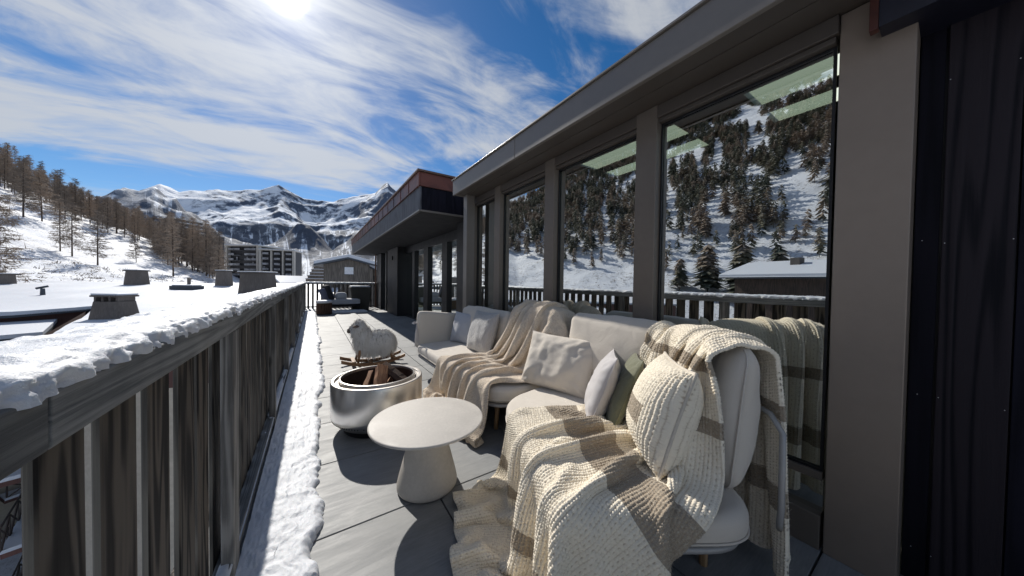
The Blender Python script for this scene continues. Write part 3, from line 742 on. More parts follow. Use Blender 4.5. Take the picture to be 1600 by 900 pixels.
# facade with balconies in the courtyard: frame along the eave
def edge_frame(a, b, ins):
    o_ = Vector((*a, 0)); e_ = Vector((*b, 0))-o_; e_.normalize(); nrm = Vector((e_.y, -e_.x, 0))
    def f(s0): p = o_+e_*s0+nrm*(-ins); return Matrix(((e_.x, nrm.x, 0, p.x), (e_.y, nrm.y, 0, p.y), (0, 0, 1, 0), (0, 0, 0, 1)))
    return f
FM_ = edge_frame((-34, 18.6), (-12.8, 33.8), .55); FM2 = edge_frame(Pi[1], Pi[2], -.02)
M_win = plain('curtained_window_glass', (.22, .27, .27), .15, 0, .35, 3)
M_curt = plain('pale_curtain', (.45, .47, .46), .6, 0, .3, 5)
for st_i in range(5):
    zb = -3.85-2.75*st_i
    for u in range(10):
        Mx = FM_(u*3.7+.3) if u < 7 else FM2((u-7)*4.3+2.4)
        if u >= 7: Mx = Mx @ Matrix.Diagonal((1, .45, 1, 1))
        f = empty('balcony', (0, 0, 0)); f.parent = nbld
        mm = MB(); mm.box(0, 3.5, .1, 1.5, zb-.18, zb, Mx); mm.build('balcony_slab', M_rednwood, f)
        mm = MB(); mm.box(0.02, 3.48, .55, 1.52, zb+.002, zb+.14, Mx); mm.build('balcony_snow', M_roofsnow, f)
        mm = MB(); mm.box(0, 3.5, 1.44, 1.50, zb+1.0, zb+1.10, Mx)
        for q in range(4):
            x0 = .05+q*1.15; mm.box(x0, x0+.07, 1.44, 1.50, zb+.14, zb+1.0, Mx)
            if q < 3:
                for sgn in (1, -1):
                    a_ = (x0+.07, 1.47, zb+.15 if sgn > 0 else zb+.95); b_ = (x0+1.15, 1.47, zb+.95 if sgn > 0 else zb+.15)
                    mm.tube([Mx @ Vector(a_), Mx @ Vector(b_)], .035, 4)
        mm.build('balcony_rail', plain('dark_brown_rail', (.06, .045, .04), .7), f)
        mm = MB(); mm.box(0.3, 2.6, .02, .10, zb+.1, zb+2.15, Mx); w_ = mm.build('window', M_win, nbld)
        mm = MB(); mm.box(.3, .36, .101, .15, zb+.1, zb+2.15, Mx); mm.box(1.4, 1.46, .101, .15, zb+.1, zb+2.15, Mx); mm.box(2.55, 2.61, .101, .15, zb+.1, zb+2.15, Mx); mm.box(.3, 2.6, .101, .15, zb+2.15, zb+2.25, Mx)
        mm.build('window_frame', plain('dark_brown_rail', (.06, .045, .04), .7), w_)
        
        for c0, c1 in ((.42, .85), (2.1, 2.5)): mm = MB(); mm.box(c0, c1, .101, .12, zb+.12, zb+2.1, Mx); mm.build('curtain', M_curt, w_)
# low snow covered canopy in the courtyard
can = MB(); Mx = FM_(0)
V = [Mx @ Vector(v) for v in [(10, .3, -1.6), (24.6, .3, -1.6), (23.2, 4.5, -1.95), (10, 4.5, -1.95)]]
V2 = [v-Vector((0, 0, .22)) for v in V]
can.add(V+V2, [(0, 1, 2, 3)[::-1], (4, 5, 6, 7), (0, 4, 5, 1), (1, 5, 6, 2), (2, 6, 7, 3), (3, 7, 4, 0)]); can.build('canopy_snow', M_roofsnow, nbld)
V3 = [v-Vector((0, 0, .23)) for v in V]; V4 = [v-Vector((0, 0, .40)) for v in V]
can = MB(); can.add(V3+V4, [(0, 1, 2, 3)[::-1], (4, 5, 6, 7), (0, 4, 5, 1), (1, 5, 6, 2), (2, 6, 7, 3), (3, 7, 4, 0)]); can.build('canopy', M_slate, nbld)
# chimneys
M_chim = wood('streaked_concrete_chimney', (.11, .095, .085), (.36, .32, .29), 'Z', .10, .9, .5, False, False, .05, .0)
def chimney(x, y, w0, w1, h, slots, rot, lab, red=True):
    z = float(roofz(x, y))-.3
    c = empty('chimney', (x, y, z), rot, lab); c.parent = nbld
    m1 = MB(); nseg = 14
    def ring(w, z): return [(w*.5*math.copysign(abs(math.cos(a))**.5, math.cos(a)), w*.36*math.copysign(abs(math.sin(a))**.5, math.sin(a)), z) for a in np.linspace(0, 2*math.pi, nseg*2+1)[:-1]]
    V = ring(w0, 0)+ring(w1, h); n = nseg*2
    m1.add(V, [(i, (i+1) % n, n+(i+1) % n, n+i) for i in range(n)]+[tuple(range(n, 2*n))]); m1.build('chimney_body', M_chim, c, smooth=False)
    for i in range(9):
        a = -math.pi/2+(i-4)*.3; 
    if slots:
        m2 = MB()
        for i in range(4):
            xx = (-.5+i/3)*w1*.82; m2.box(xx-.06, xx+.06, -w1*.26, w1*.26, h+.002, h+.24)
        m2.build('chimney_vents', M_chim, c)
        m3 = MB(); m3.box(-w1*.52, w1*.52, -w1*.34, w1*.34, h+.242, h+.34); m3.build('chimney_cap', M_chim, c, bevel=.03)
        m4 = MB(); m4.box(-w1*.5, w1*.5, -w1*.32, w1*.32, h+.342, h+.44); m4.build('cap_snow', M_roofsnow, c, bevel=.03)
    else:
        m3 = MB(); m3.box(-w1*.53, w1*.53, -w1*.40, w1*.40, h+.002, h+.12); m3.build('chimney_cap', M_chim, c, bevel=.03)
        m4 = MB(); m4.box(-w1*.5, w1*.5, -w1*.37, w1*.37, h+.122, h+.22); m4.build('cap_snow', M_roofsnow, c, bevel=.05)
rt = R(-33.8)
chimney(-9.15, 25.9, 1.85, 1.45, 1.15, True, rt, 'wide grey chimney with open slots under its cap, nearest the railing')
chimney(-4.7, 39.6, 3.0, 2.6, 2.2, False, rt, 'broad chimney with a snow topped slab just above the long railing')
chimney(-9.5, 52.0, 1.7, 1.4, 2.0, False, rt, 'small chimney left of the broad slab topped one')
chimney(-18.7, 58.0, 2.2, 1.8, 1.9, False, rt, 'chimney at the far middle edge of the snowy roof')
chimney(-31.0, 62.6, 2.8, 2.6, 1.4, False, rt, 'low wide chimney at the far left of the snowy roof')
mm = MB(); c = Vector((-11.7, 47.5, float(roofz(-11.7, 47.5))))
for nm, dx, mt in (('roof_hatch_frame', 0, M_slate),):
    mm.box(-1.3, 1.3, -.6, .6, -.1, .30, Matrix.Translation(c) @ Matrix.Rotation(rt, 4, 'Z')); hb = mm.build(nm, mt, nbld)
mm = MB(); mm.box(-1.15, 1.15, -.5, .5, .302, .42, Matrix.Translation(c) @ Matrix.Rotation(rt, 4, 'Z')); mm.build('hatch_snow', M_roofsnow, nbld, bevel=.04)
c = Vector((-19.7, 44.4, float(roofz(-19.7, 44.4))))
mm = MB(); mm.tube([c-Vector((0, 0, .3)), c+Vector((0, 0, .55))], [.16, .12], 10); mm.tube([c+Vector((-.35, 0, .55)), c+Vector((.25, .1, .75))], .09, 8); mm.build('roof_vent_pipe', M_slate, nbld)
c = Vector((-13.6, 56, float(roofz(-13.6, 56)))); mm = MB(); mm.tube([c-Vector((0, 0, .3)), c+Vector((0, 0, .8))], .18, 10); mm.build('roof_vent_pipe', M_chim, nbld)

# ================================================================== apartment blocks down the valley
M_conc = plain('pale_concrete', (.50, .47, .42), .85, 0, .12, .2)
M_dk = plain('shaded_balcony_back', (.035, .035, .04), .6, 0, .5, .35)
M_par = plain('white_parapet', (.27, .275, .29), .8, 0, .7, .5)
def block(name, p0, p1, z0, z1, depth, floors, bays, lab, fins=True, finw=1.9):
    p0 = Vector((*p0, 0)); p1 = Vector((*p1, 0)); e = (p1-p0); L = e.length; e.normalize(); nn = Vector((e.y, -e.x, 0))
    Mx = Matrix(((e.x, nn.x, 0, p0.x), (e.y, nn.y, 0, p0.y), (0, 0, 1, 0), (0, 0, 0, 1)))
    b = empty(name, (0, 0, 0), 0, lab, 'building')
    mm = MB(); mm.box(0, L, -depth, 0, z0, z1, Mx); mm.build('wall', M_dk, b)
    mm = MB(); mm.box(-.4, L+.4, -depth-.4, 2.2, z1+.01, z1+.5, Mx); mm.build('roof', M_conc, b)
    mm = MB(); mm.box(-.3, L+.3, -depth-.3, 2.1, z1+.51, z1+.9, Mx); mm.build('roof_snow', M_roofsnow, b)
    fh = 2.8; rs = random.Random(int(L*10)); bw = L/bays
    for i in range(bays+1):
        if not fins: break
        x = i*bw; 
        if rs.random() < .15: continue
        mm = MB(); ww = finw*rs.choice([.4, 1, 1.4]); mm.box(max(-.2, x-ww/2), min(L+.2, x+ww/2), .02, 2.0, z0, z1, Mx); mm.build('side_wall', M_conc, b)
    k_ = int((z1-z0)/fh)
    for j in range(k_):
        zt = z1-2.0-j*fh
        for i in range(bays):
            x0 = i*bw+finw*.7+.02; x1 = (i+1)*bw-finw*.7-.02
            mm = MB(); sub = max(1, int((x1-x0)/3.2))
            for q in range(sub):
                a = x0+(x1-x0)*q/sub+.1; bb = x0+(x1-x0)*(q+1)/sub-.1
                if rs.random() < .8: mm.box(a, bb, 1.55, 1.8, zt, zt+1.0, Mx)
                if rs.random() < .25: mm.box(a, a+.8, .3, .5, zt+.2, zt+2.0, Mx)
                mm.box(a, bb, .05, 1.54, zt-.12, zt, Mx)
            mm.build('balcony', M_par, b)
block('apartment_block', (-39.1, 225), (-24, 213), -16, 19, 14, 12, 2, 'left of the two pale concrete apartment blocks with dark balconies above the chimneys')
block('apartment_block', (-23.5, 207), (-8.5, 203.5), -16, 16.5, 12, 12, 3, 'right of the two pale concrete apartment blocks with dark balconies above the chimneys', True, 1.6)
for q in range(4):
    x0 = -92+q*5.5; y0 = 322-q*8; block('terraced_flats', (x0, y0), (x0+10, y0-9), -16, 43.5-q*4.0, 16, 10, 2, ['highest', 'second highest', 'second lowest', 'lowest'][q]+' block of the stepped terraced flats behind the larches', False)
# chalets beyond the far railing
def chalet(name, c, rz, w_, d_, h_, rh, wallm, lab, ov=.9, z0=-14):
    b = empty(name, (c[0], c[1], 0), rz, lab, 'building')
    mm = MB(); V = [(-w_/2, -d_/2, z0), (w_/2, -d_/2, z0), (w_/2, d_/2, z0), (-w_/2, d_/2, z0), (-w_/2, -d_/2, h_), (w_/2, -d_/2, h_), (w_/2, d_/2, h_), (-w_/2, d_/2, h_), (0, -d_/2, h_+rh), (0, d_/2, h_+rh)]
    mm.add(V, [(0, 1, 5, 8, 4), (2, 3, 7, 9, 6), (1, 2, 6, 5), (3, 0, 4, 7)]); mm.build('wall', wallm, b)
    sl = rh/(w_/2)
    for mt, nm, o0, o1, ex in ((M_slate, 'roof', .02, .22, 0), (M_roofsnow, 'roof_snow', .225, .62, -.03)):
        for sg in (-1, 1):
            mm = MB(); xo = sg*(w_/2+ov+ex); zo = h_-sl*(ov+ex); yy0, yy1 = -d_/2-ov-ex, d_/2+ov+ex
            V = [(0, yy0, h_+rh+o0), (xo, yy0, zo+o0), (xo, yy1, zo+o0), (0, yy1, h_+rh+o0), (0, yy0, h_+rh+o1), (xo, yy0, zo+o1), (xo, yy1, zo+o1), (0, yy1, h_+rh+o1)]
            mm.add(V, [(0, 1, 2, 3), (4, 5, 6, 7), (0, 1, 5, 4), (1, 2, 6, 5), (2, 3, 7, 6)]); mm.build(nm, mt, b, bevel=.06 if mt is M_roofsnow else 0)
    return b
M_greywood = wood('grey_brown_chalet_boards', (.11, .095, .08), (.24, .21, .18), 'Z', .3, .8, .3, False)
b = chalet('chalet', (4.6, 47), R(-12), 5.6, 8, 3.15, .75, M_greywood, 'grey brown boarded chalet with a small white window beyond the far railing')
mm = MB(); mm.box(-.5, .5, -4.06, -4.01, 2.0, 2.9); wf = mm.build('window', plain('white_window', (.7, .72, .75), .4), b)
mm = MB(); mm.box(-.56, .56, -4.09, -4.061, 1.92, 1.99); mm.build('window_sill', M_slate, wf)
for q in range(4):
    mm = MB()
bb = chalet('chalet', (8.6, 45), R(-60), 5, 5, 2.3, .9, M_greywood, 'snow capped chalet half hidden behind the copper roofed wing')
mm = MB(); mm.box(-2.0, 2.0, -2.62, -2.52, 1.0, 1.9); mm.build('window', M_dk, bb)
st = empty('stepped_snowy_roof', (1.2, 62, 0), 0, 'pale building with snow lying in steps on its roof, left of the boarded chalet', 'building')
for q in range(8):
    mm = MB(); mm.box(-2.6+q*.28, 3.2, 0, 4+q*.3, -14 if q == 0 else .4+q*.55, .4+(q+1)*.55-.12); mm.build('wall', M_greywood, st)
    mm = MB(); mm.box(-2.7+q*.28, 3.3, -.12, 4, .4+(q+1)*.55-.118, .4+(q+1)*.55-.002); mm.build('roof_snow', M_roofsnow, st, bevel=.04)
vl = [(-3.0, 120, 12, 4, -60), (3.5, 150, 12, 5, 20), (-5.8, 150, 14, 3, -30), (7, 130, 12, 6, 10), (1, 190, 16, 5, -15)]
for i, (a, r_, w_, h_, rz) in enumerate(vl):
    chalet('village_house', (r_*math.sin(R(a)), r_*math.cos(R(a))), R(rz), w_*.6, w_*.7, h_*.55-2.2, 1.8, M_greywood, ['snow roofed village house just right of the apartment blocks', 'snow roofed village house under the dark mountain spur', 'low snow roofed house at the foot of the apartment blocks', 'snow roofed house behind the boarded chalet', 'farthest snow roofed village house up the valley'][i])
# chalet on the hillside seen mirrored in the glass
hc = chalet('chalet', (-50.5, 11.6), R(12), 11, 10, 2.6, 1.6, wood('dark_chalet_boards', (.03, .022, .018), (.09, .06, .045), 'Z', .3, .8, .2, False), 'dark chalet under thick roof snow, mirrored in the right pane of the glass wall', 1.4, -8)
for q in range(3):
    mm = MB(); mm.box(-4.2+q*3, -2.6+q*3, -5.08, -5.01, .4, 1.7); mm.build('window', plain('lit_window', (.6, .5, .3), .3), hc)
mm = MB(); mm.box(1.5, 2.6, -1, 0, 3.2, 5.0); mm.build('chimney', M_chim, hc)
# ================================================================== soft shapes
def pillow_mesh(w_, h_, t_, n=44, seed=0, wr=.006, sag=.06):
    u = np.sin(np.linspace(-1, 1, n)*math.pi/2); U, Vv = np.meshgrid(u, u, indexing='ij')
    px_ = U*w_/2*(1-.07*(1-Vv**2)**.8*np.abs(U)); pz_ = Vv*h_/2*(1-.07*(1-U**2)**.8*np.abs(Vv))
    th = t_/2*((1-np.abs(U)**2.4)*(1-np.abs(Vv)**2.4))**.52*(1-sag*Vv)
    rim = ((1-np.abs(U)**8)*(1-np.abs(Vv)**8))
    out = []; F = []; 
    for sgn in (1, -1):
        nz = fbm(px_*9+seed, pz_*9+sgn*3, sgn, o=3)*wr*1.6+ridged(px_*6+seed+4, pz_*6, sgn, o=2)*wr*.9
        # puckers running in from the corners and edges
        nz = nz + wr*.8*np.sin(np.arctan2(Vv, U)*22+seed)*np.clip(np.hypot(U, Vv)-.75, 0, 1)*2
        yy = sgn*(th+nz*rim*np.clip(th/(t_*.2), 0, 1))
        out.append(np.stack([px_, yy, pz_], -1).reshape(-1, 3)); f = gridfaces(n, n)+(0 if sgn > 0 else n*n); F.append(f[:, ::-1] if sgn > 0 else f)
    V = np.concatenate(out)
    return V, np.concatenate(F)
def weld(o, d=.0006):
    bm = bmesh.new(); bm.from_mesh(o.data); bmesh.ops.remove_doubles(bm, verts=bm.verts[:], dist=d); bmesh.ops.recalc_face_normals(bm, faces=bm.faces[:])
    for f in bm.faces: f.smooth = True
    bm.to_mesh(o.data); bm.free()
def basis(loc, zdir, ydir):
    """object matrix: local Z along zdir, local Y (face normal) towards ydir"""
    z = Vector(zdir).normalized(); y = Vector(ydir); y = (y-z*y.dot(z)).normalized(); x = y.cross(z)
    return Matrix(((x.x, y.x, z.x, loc[0]), (x.y, y.y, z.y, loc[1]), (x.z, y.z, z.z, loc[2]), (0, 0, 0, 1)))
def pillow(label, M, w_, h_, t_, mat, seed, piping=None, wr=.006, cat='cushion', name='throw_pillow'):
    e = empty(name, (0, 0, 0), 0, label, cat); e.matrix_world = M
    V, F = pillow_mesh(w_, h_, t_, seed=seed, wr=wr); o = meshobj('cover', V, F, mat, e); weld(o)
    n = 44; 
    u = np.sin(np.linspace(-1, 1, n)*math.pi/2)
    pts = [(a, -1) for a in u]+[(1, a) for a in u[1:]]+[(a, 1) for a in u[::-1][1:]]+[(-1, a) for a in u[::-1][1:]]
    P3 = [(U*w_/2*(1-.07*(1-V_**2)**.8*abs(U)), 0, V_*h_/2*(1-.07*(1-U**2)**.8*abs(V_))) for U, V_ in pts]
    mm = MB(); mm.tube(P3, .0035, 6, False); mm.build('piping', piping or mat, e, smooth=True)
    return e
def roundbox(sx, sy, sz, r, n=22, puff=(0, 0, 0), seed=0, wr=.003, lens=0):
    V = []; F = []; off = 0; h_ = np.array([sx, sy, sz])/2
    g = np.sin(np.linspace(-1, 1, n)*math.pi/2)*.5+np.linspace(-1, 1, n)*.5
    for ax in range(3):
        for sg in (-1, 1):
            a, b = [(1, 2), (2, 0), (0, 1)][ax]
            A, B = np.meshgrid(g, g, indexing='ij'); q = np.zeros((n, n, 3)); q[..., ax] = sg*h_[ax]; q[..., a] = A*h_[a]; q[..., b] = B*h_[b]
            core = np.clip(q, -(h_-r), h_-r); d = q-core; l = np.linalg.norm(d, axis=-1, keepdims=True); p = core+d/np.maximum(l, 1e-9)*r
            for i3 in range(3):
                j, k_ = [(1, 2), (2, 0), (0, 1)][i3]
                pf = puff[i3]*(1-(p[..., j]/h_[j])**2)*(1-(p[..., k_]/h_[k_])**2)
                p[..., i3] += np.sign(p[..., i3])*pf*np.clip(np.abs(p[..., i3])/h_[i3], 0, 1)**2
            nn = d/np.maximum(l, 1e-9); p = p+nn*(wr*fbm(p[..., 0]*8+seed, p[..., 1]*8, p[..., 2]*8, o=4)*1.5)[..., None]
            p[..., 1] *= 1-lens*np.clip(np.abs(p[..., 2]/h_[2]), 0, 1)**2.2
            V.append(p.reshape(-1, 3)); f = gridfaces(n, n)+off; F.append(f if sg > 0 else f[:, ::-1]); off += n*n
    return np.concatenate(V), np.concatenate(F)
def poly_slab(poly, z0, z1, r, puff, seed=0, n=180, rings=26, wr=.003):
    """rounded polygon cushion: outline corner radius r"""
    # round the corners by sampling a smoothed closed curve
    pts = []; m_ = len(poly)
    P_ = [Vector((*p, 0)) for p in poly]
    for i in range(m_):
        a, b, c = P_[i-1], P_[i], P_[(i+1) % m_]
        ra = min(r*1.6, (b-a).length*.45, (c-b).length*.45); s = b+(a-b).normalized()*ra; e = b+(c-b).normalized()*ra
        for q in range(9): t = q/8; pts.append(s*(1-t)**2+b*2*t*(1-t)+e*t*t)
    cum = [0]
    for i in range(len(pts)): cum.append(cum[-1]+(pts[(i+1) % len(pts)]-pts[i]).length)
    o = []
    for k_ in range(n):
        s = cum[-1]*k_/n; i = int(np.searchsorted(cum, s, side='right')-1); t = (s-cum[i])/max(1e-9, cum[i+1]-cum[i]); p = pts[i].lerp(pts[(i+1) % len(pts)], t); o.append((p.x, p.y))
    o = np.array(o); c = o.mean(0); zm = (z0+z1)/2; hz = (z1-z0)/2
    V = []
    er = min(hz, .045)
    # from centre bottom, round the edge, to centre top
    prof = [(1-f, -1, 0) for f in np.linspace(1, .0, 8)[:-1]]
    for a in np.linspace(-90, 90, 13): prof.append((1, math.sin(R(a)), math.cos(R(a))))
    prof += [(1-f, 1, 0) for f in np.linspace(0, 1, 16)[1:]]
    for (s, sg, cc) in prof:
        if cc > 0 or s == 1:
            base = c+(o-c)*1.0; d = (o-c); d = d/np.linalg.norm(d, axis=1, keepdims=True)
            xy = o-d*(er-er*cc); z = zm+np.sign(sg)*(hz-er)+er*sg
            ztop = z
        else:
            d = (o-c); dl = np.linalg.norm(d, axis=1, keepdims=True); xy = c+(o-d/dl*er-c)*s; z = zm+sg*hz
        z = np.full(len(o), float(z)) if np.ndim(z) == 0 else z
        if sg > 0 and cc == 0 or (s < 1 and sg > 0): z = z+puff*(1-s**3)
        nz = fbm(xy[:, 0]*6+seed, xy[:, 1]*6, z*6, o=4)*wr*2
        z = z+nz*(1 if sg > 0 else .3)
        V.append(np.column_stack([xy, z]))
    V = np.concatenate(V); F = gridfaces(len(prof), n, False, True)
    return V, F
def pipeline(poly, z, r, mat, parent, name='seat_piping'):
    V, F = poly_slab(poly, z-.001, z+.001, r, 0, wr=0); pts = V.reshape(-1, 180, 3)[13]
    mm = MB(); P3 = [tuple(p) for p in pts]+[tuple(pts[0])]; mm.tube(P3, .004, 6, False); return mm.build(name, mat, parent, smooth=True)
def leg(x, y, z1, parent, dx=0, dy=0, r0=.024, r1=.017):
    mm = MB(); mm.tube([(x, y, z1), (x+dx*.5, y+dy*.5, z1*.5), (x+dx, y+dy, 0)], [r0, (r0+r1)/2, r1], 14); return mm.build('leg', M_oak, parent, smooth=True)

# ================================================================== sofa, far half along the glass wall
SA = [(1.14, 1.93), (1.98, 1.90), (1.98, 4.12), (1.14, 4.12)]
sa = empty('outdoor_sofa', (0, 0, 0), 0, 'long beige outdoor sofa with an arm panel at its far end and the oatmeal throw', 'sofa')
V, F = poly_slab(SA, .285, .405, .16, .022, 1); meshobj('seat_cushion', V, F, M_linen, sa, smooth=True)
pipeline(SA, .315, .16, M_linen, sa)
V, F = poly_slab([(x*.985+.02, y) for x, y in SA], .255, .281, .16, 0, wr=0); meshobj('base_frame', V, F, M_frame, sa, smooth=True)
for x, y in ((1.31, 2.15), (1.33, 3.68), (1.85, 2.15), (1.85, 3.9)): leg(x, y, .256, sa, -.015, 0)
def backc(cx, cy, cz, wd, hh, th, nrm_, lean, mat, parent, seed, name='back_cushion', puff=.035, rr_=.075, lens=.2):
    M = basis((cx, cy, cz), (-nrm_[0]*lean, -nrm_[1]*lean, 1), (nrm_[0], nrm_[1], 0))
    V, F = roundbox(wd, th, hh, rr_, 26, (0, puff, .012), seed, .006, lens); o = meshobj(name, V, F, mat, parent); o.matrix_world = M; weld(o)
    # welt along the middle of the edge
    P3 = []
    hw, hz = wd/2, hh/2; r_ = rr_
    for (cx_, cz_, a0) in ((hw-r_, hz-r_, 0), (-(hw-r_), hz-r_, 90), (-(hw-r_), -(hz-r_), 180), (hw-r_, -(hz-r_), 270)):
        for a in np.linspace(a0, a0+90, 9): P3.append((cx_+math.cos(R(a))*(r_+.001), th*.18*(1-lens*min(1, abs(cz_+math.sin(R(a))*r_)/hz)**2.2), cz_+math.sin(R(a))*(r_+.001)))
    P3.append(P3[0]); mm = MB(); mm.tube(P3, .004, 6, False); p = mm.build('welt', mat, o, smooth=True)
    return o
backc(1.83, 2.30, .70, .80, .60, .17, (-1, 0), .12, M_linen, sa, 3)
backc(1.83, 3.35, .66, 1.20, .50, .17, (-1, 0), .12, M_linen, sa, 4)
# arm panel
M = basis((1.575, 4.075, .555), (.10, .10, 1), (.08, -1, 0)); V, F = roundbox(.84, .11, .50, .05, 20, (0, .012, .0), 8, .003); o = meshobj('arm_panel', V, F, M_linen, sa); o.matrix_world = M; weld(o)
mm = MB()
for q in range(26):
    a = q*.7; mm.tube([(1.155, 4.01, .68), (1.15+.02*math.cos(a), 3.995+.02*math.sin(a), .55), (1.15+.035*math.cos(a), 3.985+.03*math.sin(a), .40+.03*math.sin(q*2.1))], [.004, .003, .002], 4)
mm.build('tassel', M_pale, sa)
mm = MB()
for q in range(5): mm.tube([(1.16, 4.0, .68), (1.13-.012*q, 3.98, .70+.008*math.sin(q)), (1.10, 3.99-.01*q, .685)], .007, 5)
mm.build('tie_knot', M_pale, sa)
# back rail frame
mm = MB(); mm.tube([(1.96, 1.95, .27), (1.97, 1.95, .80), (1.97, 2.05, .86), (1.97, 3.95, .80), (1.97, 4.05, .27)], .013, 10); mm.build('back_frame', M_frame, sa, smooth=True)

# ================================================================== sofa, near corner module, turned to face the fire pit
SB = [(1.375, .335), (.715, .76), (1.13, 1.80), (1.78, 1.90), (1.955, 1.30)]
sb = empty('corner_sofa', (0, 0, 0), 0, 'beige corner sofa module nearest the camera, under the chunky banded knit blanket', 'sofa')
V, F = poly_slab(SB, .300, .415, .13, .022, 2); meshobj('seat_cushion', V, F, M_linen, sb, smooth=True)
pipeline(SB, .325, .13, M_linen, sb)
cc = (np.mean([p[0] for p in SB]), np.mean([p[1] for p in SB]))
V, F = poly_slab([(x+(cc[0]-x)*.03, y+(cc[1]-y)*.03) for x, y in SB], .262, .290, .13, 0, wr=0); meshobj('base_frame', V, F, M_frame, sb, smooth=True)
for x, y in ((1.455, .60), (1.27, 1.73), (.93, .93), (1.80, 1.72)): leg(x, y, .263, sb, 0, 0)
backc(1.815, 1.36, .705, .84, .60, .18, (-1, -.03), .14, M_linen, sb, 6)
BD = Vector((.66, .75, 0)).normalized(); BN = Vector((-BD.y, BD.x, 0))   # draped back: runs diagonally, faces the fire pit
BC = Vector((1.42, .45, 0))+BD*.29
backc(BC.x, BC.y, .70, .58, .60, .17, (BN.x, BN.y), .10, M_linen, sb, 7, puff=.02, rr_=.085, lens=.55)
bk = BC-BN*.13
mm = MB(); a = Vector((1.42, .45, 0))-BN*.125; b_ = a+BD*.62
mm.tube([a+Vector((.03, .0, .285)), a+Vector((-.01, -.01, .33)), a+Vector((-.015, -.015, .40))+BN*0, a+Vector((-.005, -.01, .68)), a+BD*.05+Vector((0, 0, .73)), b_+Vector((0, 0, .73)), b_+Vector((0, 0, .30))], .011, 10)
mm.build('back_frame', M_frame, sb, smooth=True)

# pillows
pillow('big plain beige pillow leaning on the sofa back between the two throws', basis((1.60, 1.73, .625), (.40, .10, 1), (-.965, -.26, 0)), .62, .44, .19, M_linen, 3, wr=.013)
pillow('pale lilac grey pillow with piped edge standing against the olive pillow', basis((1.49, 1.20, .625), (.30, -.22, 1), (-.62, .75, 0)), .45, .42, .15, M_pale, 8, wr=.008)
pillow('olive green boucle pillow behind the pale piped pillow', basis((1.53, 1.075, .63), (.32, -.25, 1), (-.60, .76, 0)), .44, .43, .12, M_olive, 12)
pillow('cool pale grey pillow in the far corner of the long sofa', basis((1.70, 3.72, .62), (.25, .05, 1), (-1, -.25, 0)), .46, .42, .15, M_coolgrey, 15)
def _fluff(k):
    p = obv(k); n = k.noise(k.mapping(p, scale=(1, 1, .3)), 60, 5, .7).outputs[0]; pbsdf(k, k.mix(n, (.30, .29, .28), (.62, .61, .60)), .95, 0, n, 1.0, .02, Sheen_Weight=.6)
M_fluff = material('pale_fluffy_faux_fur', _fluff)
fl = pillow('fluffy pale grey pillow half under the draped cable throw', basis((1.66, 3.10, .66), (.30, .02, 1), (-1, .05, 0)), .62, .50, .20, M_fluff, 17)

# ================================================================== round coffee table
tb = empty('coffee_table', (.585, 1.78, 0), 0, 'round pale concrete-look coffee table on a flared cone base', 'table')
M_tab = plain('off_white_microcement', (.50, .47, .43), .62, 0, .10, 7, .12, .002)
mm = MB(); mm.lathe([(0, .413), (.325, .413), (.333, .411), (.336, .406), (.334, .400), (.27, .392), (0, .390)], 128); mm.build('tabletop', M_tab, tb, smooth=True).modifiers.new('e', 'EDGE_SPLIT').split_angle = R(50)
mm = MB(); mm.lathe([(.085, .391), (.093, .36), (.115, .28), (.142, .18), (.168, .08), (.178, .035), (.177, .015), (.168, .006), (.0, .006)], 96); mm.build('cone_base', M_tab, tb, smooth=True)
mm = MB(); mm.lathe([(.162, 0), (.162, .0055)], 64); mm.build('foot_ring', M_black, tb)

# ================================================================== steel fire pit
fpt = empty('fire_pit', (.475, 2.79, 0), 0, 'round brushed stainless steel fire pit with soot darkened bowl', 'fire pit')
def _steel(k):
    p = obv(k); a = k.noise(k.mapping(p, scale=(1, 1, 60)), 2.5, 4, .6).outputs[0]
    b = k.noise(k.mapping(p, scale=(3.2, 3.2, .15)), 3.0, 4, .6, .2).outputs[0]
    c = k.mix(b, (.62, .60, .57), (.80, .78, .75))
    bs = pbsdf(k, c, k.math('MULTIPLY_ADD', a, .08, .27), 1.0, a, .02, .0005, Anisotropic=.4)
M_steel = material('brushed_stainless_steel', _steel)
def es(o, a=40): o.modifiers.new('split', 'EDGE_SPLIT').split_angle = R(a); return o
mm = MB(); mm.lathe([(.268, .050), (.300, .056), (.322, .075), (.350, .110), (.360, .128), (.364, .15), (.364, .408), (.362, .413)], 160); es(mm.build('body', M_steel, fpt, smooth=True), 60)
mm = MB(); mm.lathe([(.361, .4135), (.356, .417), (.338, .4175), (.332, .413), (.330, .398), (.306, .398), (.3055, .420), (.301, .430), (.292, .432), (.288, .428), (.2865, .41)], 160); es(mm.build('rim_ring', plain('satin_steel_rim', (.42, .40, .38), .42, .9, .15, 12, .05, .001), fpt, smooth=True), 30)
M_soot = plain('sooty_steel', (.055, .035, .028), .75, .4, .5, 14)
mm = MB(); mm.lathe([(.2863, .409), (.2863, .12), (.26, .09), (0, .088)], 96); mm.build('burn_bowl', M_soot, fpt, smooth=True)
mm = MB(); mm.lathe([(.262, .0), (.268, .004), (.268, .049)], 96); mm.build('base_ring', M_black, fpt, smooth=True)
mm = MB()
for i in range(96):
    if i % 16 in (0,): continue
    a = 2*math.pi*i/96; c_, s_ = math.cos(a), math.sin(a); r0_ = .3515
    p = Vector((r0_*c_, r0_*s_, .1085)); nn = Vector((c_*.75, s_*.75, -.65)).normalized(); mm.tube([p-nn*.004, p+nn*.0015], .0052, 8)
mm.build('air_holes', M_black, fpt)
mm = MB(); Mx = Matrix.Rotation(R(-88), 4, 'Z'); mm.box(.300, .334, -.05, .05, .06, .074, Mx); mm.build('name_plate', M_black, fpt)
